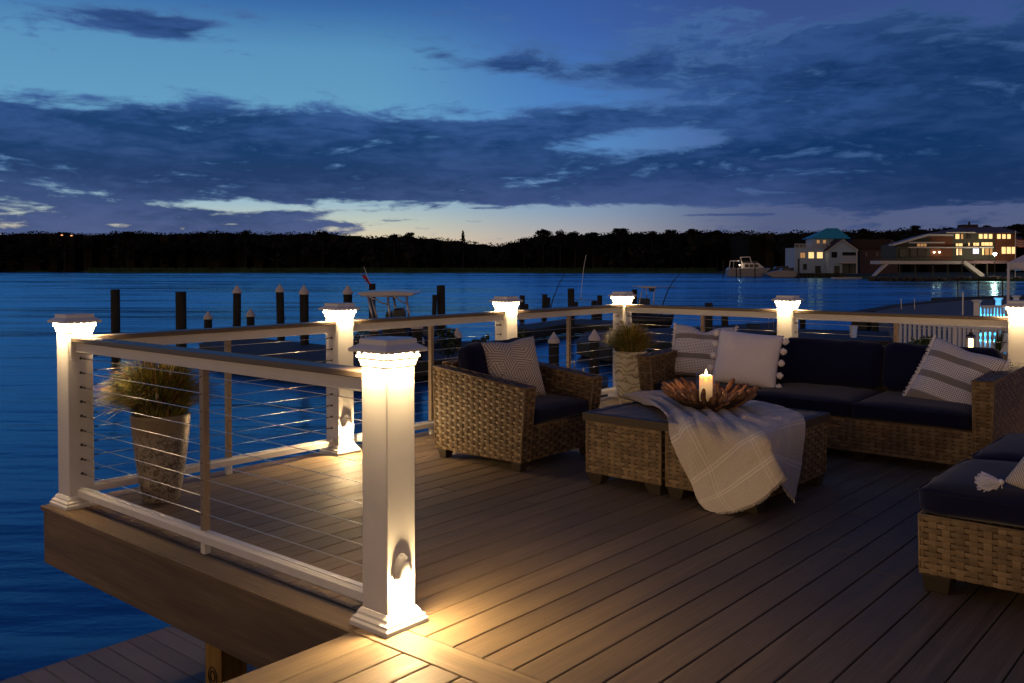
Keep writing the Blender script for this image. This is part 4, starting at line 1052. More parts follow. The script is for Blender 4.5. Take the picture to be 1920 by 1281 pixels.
# potted shrubs on the lower dock behind the armchair
def shrub(x, y0, y1, d, wm, lb, zb=None, m=M_leaf, n=260, nm='shrub'):
    p0 = AT(x, y1, d=d); h = (y1-y0)/F*d; t = thing(nm, lb, 'plant', p0)
    b = MB()
    for i in range(n):
        a = rr(0,2*pi); q = R()**.5; z = rr(.12,1)*h; r = wm*q*(.5+.5*sin(pi*min(1,z/h*.9))); c = p0+Vector((r*cos(a), r*sin(a), z))
        u = Vector((random.gauss(0,1),random.gauss(0,1),random.gauss(0,.7)+.4)).normalized(); v = u.cross(Vector((random.gauss(0,1),random.gauss(0,1),random.gauss(0,1)))).normalized(); L_ = rr(.05,.10)*min(1.5,d/14); w_ = L_*.28
        b.add([c, c+u*L_*.5+v*w_, c+u*L_, c+u*L_*.5-v*w_], [(0,1,2,3)])
    b.build('leaves', m, t)
    b = MB()
    for i in range(7): a = rr(0,6.28); b.tube([p0, p0+Vector((wm*.3*cos(a),wm*.3*sin(a),h*.5)), p0+Vector((wm*.6*cos(a),wm*.6*sin(a),h*.9))], .008, 4, .003)
    b.build('stems', M_trunk, t); return t
shrub(840,620,672,15,.16,'dark leafy shrub beside a capped piling, behind the armchair back', n=220)
shrub(905,636,680,15,.20,'low dark shrub half hidden behind the navy armchair cushion', n=200)
shrub(980,622,662,15,.14,'dark shrub between the third lit post and the maze print pillow', n=160)
shrub(678,600,650,26,.35,'dark shrub against the right side of the second lit post', n=200)

# ---------------- neighbouring terrace at the right
b = MB(); P = [AT(1640,583,z=-1.25), AT(1700,573,z=-1.25), AT(1830,561,z=-1.25), AT(2150,548,z=-1.25), AT(2600,620,z=-1.25), AT(2300,900,z=-1.25), AT(1750,760,z=-1.25), AT(1660,600,z=-1.25)]
b.extr(P, (0,0,-1.3)); b.build('neighbour_ground', M_ground, kind='structure')
b = MB(); Q = [AT(1625,585,z=-1.22), AT(1700,571.5,z=-1.22), AT(1830,559,z=-1.22), AT(2150,546,z=-1.22)]
for i in range(3):
    a_, c_ = Q[i], Q[i+1]; n = Vector((0,0,1)).cross(c_-a_).normalized(); b.extr([a_, c_, c_+n*.8, a_+n*.8], (0,0,-1.4))
tag(b.build('bulkhead', M_dside), 'dark timber bulkhead edging the pale ground right of the sofa', 'bulkhead')
for x in (1690,1715):
    t = thing('marker_stake', 'thin pale stake at the bulkhead, %s of two' % ('left' if x == 1690 else 'right'), 'stake', fpt(x,48,-1.25), 'thin stakes by the bulkhead'); b = MB(); ftube(b, [(x,580),(x-.5,560)], 48, .02); b.build('shaft', M_tube, t)
t = thing('flag_mast', 'thin pale mast on the pale ground left of the cyan-lit railing', 'pole', fpt(1805,40,-1.25)); b = MB(); ftube(b, [(1805,600),(1805.5,548)], 40, .03); b.build('shaft', M_tube, t)
# white picket fence
def picket(x0, yt0, x1, yt1, d0, d1, n, lb, h=.92):
    A = AT(x0, yt0, d=d0); B_ = AT(x1, yt1, d=d1); B_.z = A.z; t = thing('picket_fence', lb, 'fence', (A.x,A.y,A.z-h), 'white picket fence panels')
    D = (B_-A); L_ = D.length; D.normalize(); Nn = Vector((-D.y, D.x, 0))
    def seg(b, s0, s1, w, z0, z1): p = A+D*s0; q = A+D*s1; b.extr([p-Nn*w+Vector((0,0,z0)), q-Nn*w+Vector((0,0,z0)), q+Nn*w+Vector((0,0,z0)), p+Nn*w+Vector((0,0,z0))], (0,0,z1-z0))
    b = MB(); seg(b, 0, L_, .035, -.07, 0); b.build('top_rail', M_white, t, bev=.006)
    b = MB(); seg(b, 0, L_, .03, -h+.04, -h+.10); b.build('bottom_rail', M_white, t)
    for k in range(n):
        s = L_*(k+.5)/n; b = MB(); seg(b, s-.022, s+.022, .018, -h+.10, -.07); b.build('picket', M_white, t)
    return A, B_
def wpost(x, yt, d, wpx, lb, yb=None, cap=True, h=1.1):
    p = AT(x, yt, d=d); r = wpx/F*d/2; t = thing('fence_post', lb, 'post', (p.x,p.y,p.z-h), 'white posts of the neighbouring fence')
    b = MB(); b.box(p.x-r*.8,p.x+r*.8,p.y-r*.8,p.y+r*.8,p.z-h,p.z-.09); b.build('shaft', M_white, t, bev=.006)
    if cap:
        b = MB(); b.sq((p.x,p.y), [(r*.8,p.z-.09),(r*1.0,p.z-.05),(r*1.25,p.z-.04),(r*1.25,p.z-.015),(r*.9,p.z)]); b.build('cap', M_white, t)
picket(1676,600,1786,606.5,20,18.5,12,'white picket fence panel left of the thick white fence post')
wpost(1791,603,18.3,9,'plain white fence post between the two picket panels', cap=False, h=1.0)
picket(1796,608,1884,613,18.2,17.2,10,'white picket fence panel behind the glowing lantern')
# lantern
t = thing('side_table', 'slim dark side table carrying the glowing lantern', 'table', fpt(1820,15,-1.25)); p = AT(1820,655,d=15)
b = MB(); b.box(p.x-.22,p.x+.22,p.y-.22,p.y+.22,p.z-.03,p.z-.002); b.build('table_top', M_hulldk, t)
for sx in (-1,1):
    for sy in (-1,1): b = MB(); b.box(p.x+sx*.17-.02,p.x+sx*.17+.02,p.y+sy*.17-.02,p.y+sy*.17+.02,-1.25,p.z-.03); b.build('leg', M_hulldk, t)
t = thing('lantern', 'glowing metal lantern behind the right checked pillow', 'lantern', p)
b = MB(); b.box(p.x-.06,p.x+.06,p.y-.06,p.y+.06,p.z,p.z+.015); b.sq((p.x,p.y), [(.062,p.z+.21),(.065,p.z+.22),(.03,p.z+.25),(.025,p.z+.28)]); 
for sx in (-1,1):
    for sy in (-1,1): b.tube([(p.x+sx*.055,p.y+sy*.055,p.z+.01),(p.x+sx*.055,p.y+sy*.055,p.z+.215)], .005, 5)
b.tube([(p.x-.03,p.y,p.z+.27),(p.x-.03,p.y,p.z+.31),(p.x+.03,p.y,p.z+.31),(p.x+.03,p.y,p.z+.27)], .004, 4); b.build('lantern_frame', M_black, t)
b = MB(); b.lathe(p, [(.034,.016),(.036,.03),(.036,.17),(.03,.175)], 16); b.build('candle', M_candle2, t, smooth=True)
point('lantern_lamp', t, (0,0,.12), 12, (1,.6,.3), .03).visible_camera = True
shrub(1724,640,672,15,.14,'small green potted plant in front of the picket fence, left one', n=140, m=mat('green_leaf',(.06,.10,.02),.6))
shrub(1738,634,672,15,.10,'small green potted plant in front of the picket fence, right one', n=110, m=mat('green_leaf',(.06,.10,.02),.6))
# spiky potted plant by the last post
t = thing('spiky_plant', 'spiky potted plant just left of the rightmost lit post', 'plant', AT(1872,668,d=11)); p0 = AT(1872,664,d=11)
b = MB()
for i in range(90):
    a = rr(0,6.28); D = Vector((cos(a),sin(a),0)); L_ = rr(.18,.36); q = rr(.1,.55); P = [p0+D*q*L_*s+Vector((0,0,L_*(s-.15*q*s*s))) for s in (0,.35,.7,1)]; S_ = D.cross(Vector((0,0,1)))
    vs = []
    for k, pp in enumerate(P): w_ = .006*(1-k/3*.9); vs += [pp-S_*w_, pp+S_*w_]
    b.add(vs, [(2*k,2*k+1,2*k+3,2*k+2) for k in range(3)])
b.build('leaves', mat('spiky_leaf', (.05,.08,.02), .5), t)
b = MB(); b.lathe(p0, [(.07,-.22),(.10,-.02),(.105,0),(.09,0),(.085,-.03)], 20); b.build('pot', M_potA, t, smooth=True)
b = MB(); b.lathe(p0, [(.12,-.24),(.12,-.222)], 20); b.lathe(p0, [(.03,-1.5),(.03,-.24)], 8); b.build('stand', M_hulldk, t)
# cyan lit raised railing
wpost(1832,562,25,12,'white fence post left of the cyan-lit railing', h=1.3); wpost(1872.5,557.5,27,11,'white fence post in the middle of the cyan-lit railing', h=1.4); wpost(1906,554,29,11,'white fence post beside the canopy tent pole', h=1.5)
picket(1840,573,1925,571,25.2,25.5,14,'white picket panel lit bright cyan, left of the rightmost lit post', h=.85)
t = thing('cyan_light_strip', 'bright cyan light strip glowing behind the raised white railing', 'light', fpt(1870,26.5,-1)); b = MB(); fb(b, 1838,1925,576,577.5, 26.6, .03); fb(b, 1836,1925,590,592, 26.6, .03); fb(b, 1837,1838.4,577,590, 26.6,.03); fb(b, 1866,1869,577,590, 26.6,.03); b.build('led_tube', M_cyan, t)
area('cyan_lamp', t, (0,0,.3), .8, 60, (FW.x,FW.y,-.2), (.02,.45,1.0))
t = thing('hot_tub_wall', 'pale wall behind the raised railing, washed with cyan light', 'wall', fpt(1880,27.6,-1.2)); b = MB(); fb(b, 1840,1960,573,606, 27.6, .12); b.build('panel', M_white, t)
t = thing('lit_steps', 'two steps edged with cyan light seen through the picket fence', 'steps', fpt(1855,22,-1.2))
b = MB(); fb(b, 1838,1890,624,640, 22.2, .3); fb(b, 1838,1890,638,660, 21.8, .38); b.build('tread', M_white, t)
b = MB(); fp(b, [(1835,627),(1855,623),(1868,625),(1868,628),(1835,630)], 22.1, .03); fb(b, 1835,1866,637,640.5, 21.7, .03); b.build('led_tube', M_cyan, t)
# canopy tent
t = thing('canopy_tent', 'white canopy tent with valance cut off at the right edge', 'tent', fpt(1920,26,-1.25))
a0 = Vector(fpt(1891,25,0)); W3 = 3.0; vd = Vector(fpt(1891,28,0))-a0; vd.normalize(); cs_ = [a0, a0+RT*W3, a0+RT*W3+vd*W3, a0+vd*W3]; zt = AT(1891,492,d=25).z; zb = AT(1891,507,d=25).z; ap = a0+RT*W3/2+vd*W3/2; ap.z = zt+.75
for c in cs_: c.z = zt
b = MB(); b.add([*cs_, ap], [(0,1,4),(1,2,4),(2,3,4),(3,0,4)]); b.build('roof', M_canvas, t, solid=.01)
b = MB()
for i in range(4):
    p, q = cs_[i], cs_[(i+1)%4]; P = [[p.lerp(q, k/24) + Vector((0,0,-(zt-zb)*r/3)) + (ap-p.lerp(q,k/24)).normalized()*.02*sin(k*1.1)*r for k in range(25)] for r in range(4)]; b.grid(P)
b.build('valance', M_canvas, t, smooth=True, solid=.006)
for c in cs_: b = MB(); b.box(c.x-.03,c.x+.03,c.y-.03,c.y+.03,-1.25,zt); b.build('leg', M_canvas, t)
# black metal fence
t = thing('metal_fence', 'black metal bar fence by the water at the right', 'fence', fpt(1840,70,-2))
b = MB(); ftube(b, [(1794,531),(1882,530)], 70, .03); ftube(b, [(1794,558),(1882,556)], 70, .03); b.build('rail', M_black, t)
for k in range(36): x = 1797+2.4*k; b = MB(); ftube(b, [(x,558),(x,531)], 70, .012, 4); b.build('bar', M_black, t)
for x in (1796,1834.5,1880): b = MB(); ftube(b, [(x,566),(x,527)], 70, .05, 6); b.build('fence_post', M_black, t)
b = MB(); fp(b, [(1780,561),(1960,556),(1960,566),(1780,571)], 69, 3); tag(b.build('fence_wall', M_dside), 'low dark wall beneath the black bar fence', 'wall')

# ================================================================== FAR SHORE
LND = [(-900,470),(155,468),(165,400),(420,398),(700,402),(1040,392),(1340,382),(1478,300),(1486,262),(1570,258),(1640,215),(1750,200),(1900,197),(2500,195),(2500,1100),(-900,1100)]
b = MB(); b.extr([Vector(fpt(x, d, ZW+.55)) for x, d in LND], (0,0,-1.5)); b.build('far_shore', M_marsh, kind='structure')
b = MB()
for i in range(5200):
    x = rr(165,1345); d = rr(402,412) if x < 1040 else rr(394,402); p = Vector(fpt(x, d, ZW+.5)); h = rr(.8,2.1)
    b.add([p-RT*rr(.3,.6), p+RT*rr(.3,.6), p+RT*rr(-.4,.4)+Vector((0,0,h))], [(0,1,2)])
tag(b.build('marsh_reeds', M_marsh), 'dark green marsh reeds fringing the far waterline', 'reeds', kind='stuff')
# tree line profile (pixel x -> top y)
PROF = [(-900,434),(0,437),(60,434),(120,436),(180,438),(240,433),(300,437),(400,433),(500,437),(600,434),(660,439),(700,443),(760,439),(800,444),(850,448),(900,455),(935,458),(975,450),(1010,440),(1060,436),(1100,438),(1180,434),(1240,436),(1340,431),(1420,436),(1500,434),(1600,431),(1660,433),(1720,428),(1800,428),(1920,424),(2500,424)]
def prof_y(x):
    for (a, ya), (c, yc) in zip(PROF, PROF[1:]):
        if a <= x <= c: return ya+(yc-ya)*(x-a)/(c-a)
    return 435
def clump(b, c, rx, rz, n, size):
    for i in range(n):
        d = Vector((random.gauss(0,1),random.gauss(0,1),random.gauss(0,1))).normalized()*R()**.3
        p = c+Vector((d.x*rx, d.y*rx, d.z*rz)); u = Vector((random.gauss(0,1),random.gauss(0,1),random.gauss(0,1))).normalized(); v = u.orthogonal().normalized(); s = size*rr(.5,1.2)
        b.add([p-u*s, p+v*s*.8, p+u*s, p-v*s*.8], [(0,1,2,3)])
b = MB(); x = -420
while x < 2300:
    d = rr(448,500) if x < 1400 else rr(340,420)
    m_px = d/F; yt = prof_y(x)+rr(-1,1)-5*abs(noise.noise(Vector((x*.021,3,1)))); rp = rr(8,13) if R() < .7 else rr(13,22); c = AT(x, yt+rp*.72, d=d); r = rp*m_px
    clump(b, c, r, r*.72, 120, r*.15)
    for k in range(3): c2 = AT(x+rr(-12,12), yt+rp*rr(1.3,3.2), d=d-rr(5,30)); clump(b, c2, r*1.1, r*.8, 26, r*.34)
    x += rr(8,14)
core = []
x = -500
while x <= 2400: core.append(x); x += 16
for i in range(len(core)-1):
    xa, xb = core[i], core[i+1]; d = 470 if xa < 1400 else 380
    fp(b, [(xa,512),(xb,512),(xb,prof_y(xb)+4+2*sin(xb*.13)),(xa,prof_y(xa)+4+2*sin(xa*.13))], d+5*sin(xa), 30)
tag(b.build('woodland', M_tree), 'dark unbroken woodland along the far shore below the sunset', 'woodland', kind='stuff')
def tree(x, yt, d, hpx, wpx, lb, kind='round'):
    m_ = d/F; yt += 0 if kind == 'fir' else 1; hpx *= 1.3; top = AT(x, yt, d=d); t = thing('fir_tree' if kind == 'fir' else 'tree', lb, 'tree', (top.x,top.y,ZW+.5), 'trees standing out of the far treeline')
    b = MB(); b.tube([(top.x,top.y,ZW), (top.x+.3,top.y,(ZW+top.z)/2), (top.x,top.y,top.z-1)], .45, 7, .12)
    cr_ = MB(); r = wpx*m_/2; h = hpx*m_
    if kind == 'fir':
        for k in range(14): s = k/13; rad_ = r*(.08+s); z = top.z-h*s; clump(cr_, Vector((top.x,top.y,z)), rad_, .35, 34, .5)
    else:
        for k in range(15):
            a = rr(0,6.28); q = R()**.5; c = Vector((top.x+r*.62*q*cos(a), top.y+r*.62*q*sin(a), top.z-h*rr(.22,.8))); rr_ = r*rr(.26,.46)
            b.tube([(top.x,top.y,top.z-h*.95), c], .12, 4, .05); clump(cr_, c, rr_, rr_*.55, 60, r*.11)
        clump(cr_, Vector((top.x,top.y,top.z-h*.28)), r*.55, h*.22, 90, r*.11)
    b.build('trunk', M_trunk, t); cr_.build('crown', M_tree, t)
TR = [(868,434,12+14,16,'fir','pointed fir silhouette poking up left of the sunset dip'),(738,436,14,24,'round','bushy tree crown left of the fir, wider of two'),(767,433,16,26,'round','bushy tree crown just left of the fir, taller of two'),
 (982,443,14,20,'round','small crown at the right end of the sunset dip'),(1018,426,22,40,'round','broad crowned pine first right of the sunset dip'),(1050,428,20,30,'round','layered pine crown second right of the sunset dip'),(1078,431,16,30,'round','flat crown right of the layered pine, above the corner post'),
 (1112,434,14,36,'round','low wide crown above the corner post, right side'),(1166,425,16,38,'round','flat topped pine silhouette right of the corner post'),(1222,431,14,26,'round','rounded crown above the checked left pillow'),(1258,428,14,26,'round','rounded crown above the white pompom pillow'),(1300,427,14,34,'round','broad crown above the sofa centre'),
 (1345,429,14,26,'round','crown directly above the distant yacht'),(460,429,16,30,'round','slightly raised crown above the middle of the left railing'),(240,432,14,30,'round','raised rounded crown above the left planter'),(120,433,14,34,'round','low crown above the far left post'),(605,431,14,30,'round','raised crown above the second lit post'),
 (1622,427,14,34,'round','rounded crown between the teal roof and the modern house'),(1716,420,13,22,'round','tall thin-topped pine left of the modern house roof'),(1778,425,13,28,'round','crown just left of the modern house upper roof'),(1850,420,14,24,'round','crown rising behind the modern house roof ridge'),(1905,419,14,40,'round','broad crown at the right edge behind the modern house')]
for (x, yt, hp, wp, kd, lb) in TR: tree(x, yt, 440 if x < 1400 else 330, hp, wp, lb, kd)
# far lights on the left shore
for (x, y, lb) in ((116,441,'tiny orange light in the far trees, left of two'),(134,442,'tiny orange light in the far trees, right of two')):
    t = thing('distant_lamp', lb, 'lamp', AT(x,y,d=435), 'tiny lights in the far trees'); b = MB(); p = AT(x,y,d=435); b.ball(p, .32, (1.8,1.8,.8), 8, 6); b.build('bulb', mat('far_orange_light', (1,.5,.2), .5, emit=(1,.42,.16), es=1.6), t); b = MB(); b.tube([p-Vector((0,0,12)), p-Vector((0,0,.3))], .08, 5); b.build('pole', M_trunk, t)

# ---------------- white and teal house
HX = lambda X: 1340+X/6.4
HY = lambda Y: 400+Y/6.4
t = thing('waterfront_house', 'pale waterfront house with a teal hip roof tower and lit windows', 'house', fpt(1550,262,ZW+.6)); d = 262
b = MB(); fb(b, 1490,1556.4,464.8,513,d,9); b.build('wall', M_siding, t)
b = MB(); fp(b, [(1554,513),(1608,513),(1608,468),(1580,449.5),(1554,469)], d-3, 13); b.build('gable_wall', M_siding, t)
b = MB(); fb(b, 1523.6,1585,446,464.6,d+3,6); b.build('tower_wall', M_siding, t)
b = MB(); e = [AT(1521,447.5,d=d+2), AT(1596,447.5,d=d+2)]; e += [e[1]+FW*9, e[0]+FW*9]; r0 = AT(1550,428,d=d+6); r1 = AT(1570.5,428,d=d+6)
b.add([*e, r0, r1], [(0,1,5,4),(1,2,5),(2,3,4,5),(3,0,4),(0,3,2,1)]); b.build('tower_roof', M_teal, t)
b = MB(); fp(b, [(1578.5,448),(1580,447),(1610,468),(1610,470.5)], d-3.4, 14); fp(b, [(1580,447),(1581.5,448),(1552,470.5),(1552,468.5)], d-3.4, 14); b.build('roof', M_droof, t)
b = MB(); fp(b, [(1579,449.4),(1580,448.2),(1581,449.4),(1553,471),(1552,469.5)], d-3.55, .12); fp(b, [(1579,449.4),(1580,448.2),(1610,469),(1609,470.6)], d-3.55, .12); b.build('bargeboard', M_trim, t)
b = MB(); ftube(b, [(1490,457.8),(1556.5,457.8)], d, .12); ftube(b, [(1490,463.6),(1556.5,463.6)], d, .08)
for k in range(34): x = 1490.5+k*2; ftube(b, [(x,464.6),(x,457.8)], d, .10 if k % 4 == 0 else .05, 4)
b.build('roof_deck_railing', M_trim, t)
def win(X0, X1, Y0, Y1, m, dd, hx=HX, par=None, frame=True, mull=1):
    o = None
    if frame:
        b = MB(); fb(b, hx(X0)-.7, hx(X1)+.7, HY(Y0)-.7, HY(Y1)+.7, dd-.12, .11); o = b.build('window', M_trim if m is not M_winD else M_droof, par)
    b = MB(); n = mull+1; w_ = (X1-X0)/n
    for k in range(n): fb(b, hx(X0+w_*k)+(.25 if k else 0), hx(X0+w_*(k+1))-(.25 if k < n-1 else 0), HY(Y0), HY(Y1), dd-.20, .07)
    b.build('window_pane', m, o if o else par)
for (a, c, y0, y1, m) in ((1030,1085,475,535,M_winA),(1128,1190,468,540,M_winL),(1230,1295,468,540,M_winL)): win(a,c,y0,y1,m,d,par=t)
for (a, c) in ((1228,1258),(1302,1335)): win(a,c,322,360,M_winA,d+3,par=t,mull=0)
for (a, c, y0, y1) in ((1068,1100,612,675),(1212,1268,636,712),(1330,1355,620,660)): win(a,c,y0,y1,M_winD,d,par=t)
for (a, c, y0, y1) in ((1408,1465,468,528),(1440,1495,636,714)): win(a,c,y0,y1,M_winD,d-3,par=t)
b = MB(); fb(b, 1580,1605,473,480,d-3.2,.19); fb(b, 1580,1605,494,512.5,d-3.2,.19); b.build('porch_opening', M_winD, t)
b = MB(); fb(b, 1579.5,1607,491.5,494,d-6,3); b.build('balcony', M_trim, t)
b = MB(); ftube(b, [(1580,480),(1606,480)], d-6, .1)
for k in range(14): x = 1580.5+k*2; ftube(b, [(x,492),(x,480)], d-6, .05, 4)
ftube(b, [(1606.5,513),(1606.5,470)], d-6, .15); b.build('balcony_railing', M_trim, t)
# mauve house
t = thing('mauve_house', 'dark mauve house with a dark roof right of the teal towered house', 'house', fpt(1650,270,ZW+.6)); d = 268
b = MB(); fb(b, 1612,1683,467,513,d,10); b.build('wall', M_purple, t)
b = MB(); fp(b, [(1582,467.5),(1690,467.5),(1672,449),(1600,449)], d-.8, 12); b.build('roof', M_droof, t)
b = MB(); fp(b, [(1668,457),(1673,449.5),(1681,456)], d-1.6, 2); b.build('dormer', M_purple, t)
for (a, c) in ((1642,1647),(1622,1626)): b = MB(); fb(b, a,c,473,481,d-.12,.1); b.build('window', M_winD, t)
# modern house
GX = lambda X: 1620+X/6.4
t = thing('modern_house', 'large modern house with many glowing windows and a flat pale fascia', 'house', fpt(1790,212,ZW+.6)); d = 212
b = MB(); fp(b, [(GX(390),HY(560)),(GX(790),HY(560)),(GX(790),HY(262)),(GX(390),HY(385))], d+1, 9); b.build('wing_wall', M_gsid, t)
b = MB(); fb(b, GX(790),GX(1062),HY(272),HY(560),d+1,9); b.build('red_wall', M_rsid, t)
b = MB(); fb(b, GX(1062),GX(1580),HY(236),HY(560),d+1.5,10); b.build('grey_wall', M_gsid, t)
b = MB(); fb(b, GX(1580),GX(1825),HY(236),HY(600),d+1,10); b.build('dark_wall', M_rsid, t)
b = MB(); fp(b, [(GX(350),HY(372)),(GX(780),HY(248)),(GX(1075),HY(252)),(GX(1075),HY(272)),(GX(785),HY(270)),(GX(356),HY(392))], d-1, 2.6); b.build('slanted_roof', M_trim, t)
b = MB(); e = [AT(GX(990),HY(236),d=d-1), AT(GX(1895),HY(236),d=d-1)]; e += [e[1]+FW*14, e[0]+FW*14]; r0 = AT(GX(1190),HY(165),d=d+5); r1 = AT(GX(1650),HY(165),d=d+5)
b.add([*e, r0, r1], [(0,1,5,4),(1,2,5),(2,3,4,5),(3,0,4),(0,3,2,1)]); b.build('roof', mat('grey_violet_roof', (.10,.085,.115), .8), t)
b = MB(); fb(b, GX(990),GX(1340),HY(226),HY(238),d-1.3,.3); b.build('eave_fascia', M_trim, t)
b = MB(); fb(b, GX(1195),GX(1370),HY(135),HY(170),d+5,3); fb(b, GX(1262),GX(1275),HY(103),HY(135),d+6,.5); b.build('chimney', M_droof, t)
for (a, c, y0, y1) in ((545,970,345,360),(545,1560,404,418)): b = MB(); fb(b, GX(a),GX(c),HY(y0),HY(y1),d-1.2,.9); b.build('canopy_band', M_trim, t)
W_ = [(640,672,365,398,M_winA,1),(680,712,365,398,M_winA,1),(720,750,365,398,M_winA,1),(1100,1145,250,308,M_winL,1.5),(1165,1190,250,308,M_winA,1.5),(1235,1280,250,300,M_winD,1.5),(1380,1422,250,305,M_winL,1.5),(1440,1480,250,305,M_winL,1.5),(1500,1540,250,305,M_winL,1.5),
 (1600,1640,252,306,M_winL,1),(1660,1700,252,306,M_winL,1),(1720,1760,252,306,M_winL,1),(1105,1132,362,395,M_winL,1.5),(1140,1182,362,395,M_winL,1.5),(1255,1268,355,390,M_winL,1.5),(1315,1340,355,390,M_winL,1.5),(1348,1380,355,390,M_winL,1.5),
 (1412,1445,350,390,M_winL,1.5),(1450,1505,350,390,M_winL,1.5),(1510,1542,350,390,M_winL,1.5),(1112,1130,426,502,M_winL,1.5),(1146,1176,426,502,M_winA,1.5),(1310,1343,424,486,M_winW,1.5),(1350,1378,424,486,M_winW,1.5),(1420,1440,422,500,M_winL,1.5),(1456,1500,422,500,M_winA,1.5),(1515,1540,422,500,M_winA,1.5),
 (1655,1700,405,486,M_winL,1),(1715,1762,405,486,M_winL,1),(1775,1820,405,486,M_winL,1),(430,500,430,535,M_winD,1),(560,635,425,525,M_winD,1),(645,745,425,525,M_winD,1)]
for (a, c, y0, y1, m, off) in W_:
    b = MB(); fb(b, GX(a)-.5,GX(c)+.5,HY(y0)-.5,HY(y1)+.5,d+off-.10,.09); o = b.build('window', M_droof, t)
    b = MB(); fb(b, GX(a),GX(c),HY(y0),HY(y1),d+off-.20,.08); b.build('window_pane', m, o)
b = MB(); fb(b, GX(200),GX(1215),HY(570),HY(610),d-5,6); b.build('deck_beam', M_trim, t)
b = MB(); fb(b, GX(1230),GX(1745),HY(568),HY(604),d-3,3); b.build('deck_beam', M_purple, t)
b = MB(); fp(b, [(GX(1200),HY(572)),(GX(1225),HY(572)),(GX(1445),HY(735)),(GX(1440),HY(768)),(GX(1410),HY(765)),(GX(1195),HY(608))], d-5.2, 1.6); b.build('stair', M_trim, t); b = MB(); fp(b, [(GX(280),HY(588)),(GX(320),HY(588)),(GX(150),HY(745)),(GX(118),HY(755))], d-5.2, 1.6); b.build('stair', M_trim, t)
b = MB()
for X in (430,620,830,1010,1180,1330,1480): fb(b, GX(X)-.6,GX(X)+.6,HY(608),HY(780),d-4,.4)
b.build('deck_support', M_gsid, t)
b = MB(); ftube(b, [(GX(200),HY(525)),(GX(1215),HY(525))], d-5, .06)
for k in range(60): ftube(b, [(GX(205+k*17),HY(570)),(GX(205+k*17),HY(525))], d-5, .03, 4)
b.build('deck_railing', M_black, t)
for X in (843,908):
    b = MB(); b.ball(AT(GX(X),HY(468),d=d+.7), .16, n=8, m=6); b.build('wall_lamp', M_lamp2, t)
# dock lamp
t = thing('dock_lamp', 'bright star-like lamp on a pole in front of the modern house', 'lamp', fpt(1865.3,205,ZW+.6)); p = AT(1865.3,476.6,d=205)
b = MB(); b.tube([(p.x,p.y,ZW+.5),(p.x,p.y,p.z-.2)], .07, 8); b.build('pole', M_black, t)
b = MB(); b.ball(p, .36, n=12, m=8); b.build('bulb', M_lamp, t, smooth=True)
t = thing('house_flag', 'striped flag with a blue corner hanging at the right edge by the modern house', 'flag', fpt(1905,150,ZW+.6))
b = MB(); ftube(b, [(1903.5,520),(1904,433)], 150, .05); b.build('flag_pole', M_tube, t)
for k in range(7):
    b = MB(); ya = 447+k*2.2
    P = [[AT(1905+q*2.3, ya+rw*2.2+1.2*sin(q*.5)+q*.35, d=150+.15*sin(q)) for q in range(12)] for rw in (0,1)]
    b.grid(P); b.build('stripe', mat('orange_red_cloth', (.35,.06,.03), .8) if k % 2 == 0 else M_flagw, t, solid=.01)
b = MB(); P = [[AT(1905+q*2.3, 442+rw*5+1.2*sin(q*.5)+q*.35, d=149.9+.15*sin(q)) for q in range(6)] for rw in (0,1)]; b.grid(P); b.build('canton', M_flagb, t, solid=.01)
# bulkheads and rocks
b = MB(); fb(b, 1486,1585,512.5,520.5,256,2); tag(b.build('timber_bulkhead', M_dside), 'low dark timber bulkhead below the pale house', 'bulkhead')
b = MB(); fb(b, 1566,1650,520,525.5,228,3); tag(b.build('concrete_bulkhead', M_trim), 'pale low concrete bulkhead between the pale house and the modern house', 'bulkhead')
b = MB()
for i in range(420): x = rr(1628,1990); b.ball(AT(x, 521+rr(0,6), d=203-rr(0,5)), rr(.3,.7), (1,1,.7), 6, 5, .2)
tag(b.build('riprap', M_rock), 'dark riprap stones along the shore below the modern house', 'rocks', kind='stuff')
for k in range(12):
    x = 1492+k*8; t_ = MB(); ftube(t_, [(x,522),(x,512)], 255, .15, 6); tag(t_.build('bulkhead_pile', M_pile), 'short dark pile along the bulkhead below the pale house', 'piling', 'bulkhead piles below the pale house')
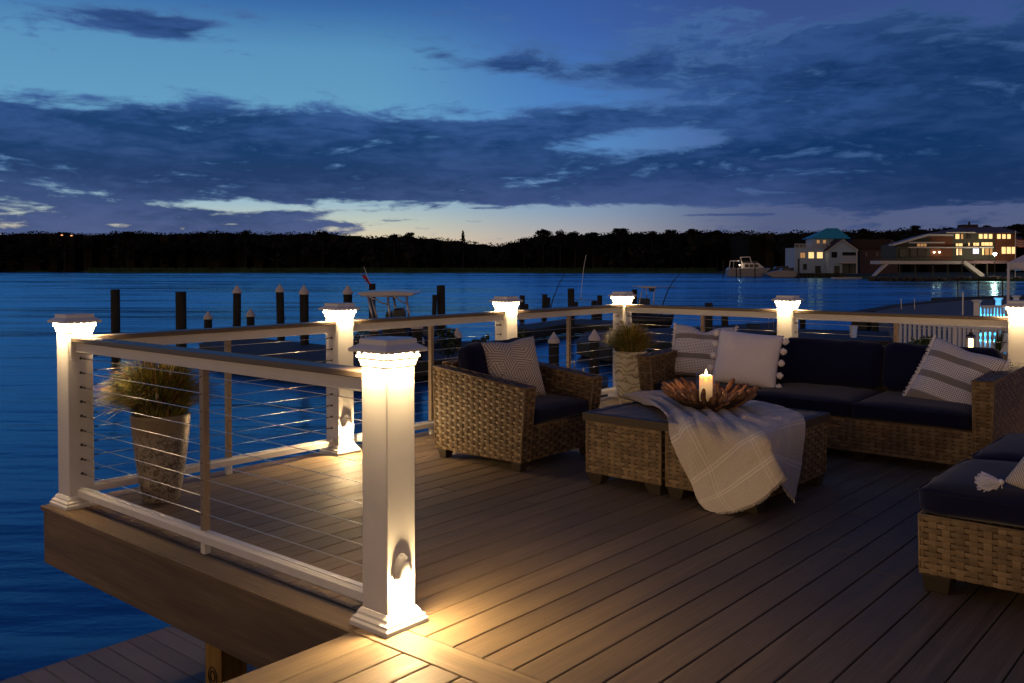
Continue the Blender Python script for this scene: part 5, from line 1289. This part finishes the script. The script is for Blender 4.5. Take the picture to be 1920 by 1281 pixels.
# yacht
t = thing('motor_yacht', 'white cabin cruiser with a flybridge moored left of the pale house', 'boat', fpt(1400,250,ZW)); d = 250
b = MB(); fp(b, [(1367,519),(1366.5,506),(1369,502),(1400,503.5),(1436,504),(1445,502.5),(1436,514),(1430,519.5)], d, 4); b.build('hull', mat('yacht_white', (.22,.23,.27), .35), t, bev=.15)
b = MB(); fp(b, [(1391,505),(1391,493),(1422,493),(1434,503)], d+.5, 3); b.build('cabin', M_hull, t, bev=.1)
b = MB()
for x in (1397,1406,1415): fp(b, [(x,501),(x,496),(x+6,496),(x+7,501)], d+.4, .1)
b.build('cabin_window', M_boatgl, t)
b = MB(); ftube(b, [(1369,489.5),(1387,489)], d+.5, .18); ftube(b, [(1369,489.5),(1367.5,503)], d+.5, .12); ftube(b, [(1376,489.5),(1375,503)], d+.5, .08); ftube(b, [(1388,482.5),(1406,482)], d+.6, .16); ftube(b, [(1388,482.5),(1392,494)], d+.6, .16); ftube(b, [(1406,482),(1409,493)], d+.6, .12); b.build('flybridge_frame', M_hull, t)
b = MB(); fp(b, [(1389,494),(1389,489),(1418,489.5),(1423,493.5)], d+.7, 2.6); b.build('flybridge', M_hulldk, t)
b = MB(); b.ball(AT(1387.3,497,d=d), .2, n=8, m=6); b.build('deck_lamp', M_lamp2, t)
t = thing('speedboat', 'low pale speedboat moored between the cruiser and the pale house', 'boat', fpt(1465,248,ZW)); d = 246
b = MB(); fp(b, [(1434,513.5),(1450,509),(1466,506.5),(1494,508.5),(1495,516),(1490,520.5),(1450,520.5)], d, 2.6); b.build('hull', mat('speedboat_white', (.26,.26,.30), .35), t, bev=.15)
b = MB(); fp(b, [(1462,508),(1468,503),(1478,503),(1484,508)], d+.4, 1.8); b.build('windscreen', M_boatgl, t)
t = thing('moored_boat', 'dark boat behind the pale speedboat', 'boat', fpt(1466,256,ZW)); b = MB(); fp(b, [(1440,508),(1445,504),(1470,505),(1488,502),(1489,508)], 252, 3); b.build('hull', M_hulldk, t); b = MB(); fp(b, [(1452,505),(1456,500),(1478,499),(1480,505)], 252.5, 2); b.build('cabin', M_hulldk, t)
for (x, y0, y1, dd, lb) in ((1356,487,521,246,'thin dark pole in the water left of the cabin cruiser'),(1380.5,492,521,245,'thin dark pole in front of the cruiser stern'),(1388,494,521,245,'thin dark pole in front of the cruiser cabin'),(1415.5,490,521,245,'thin dark pole before the cruiser bow'),(1497.5,485,523,244,'thicker dark pole at the left corner of the pale house')):
    t = thing('mooring_pole', lb, 'pole', fpt(x,dd,ZW), 'mooring poles by the far boats'); b = MB(); ftube(b, [(x,y1),(x,y0)], dd, .16 if x < 1490 else .24, 7); b.build('shaft', M_pile, t)
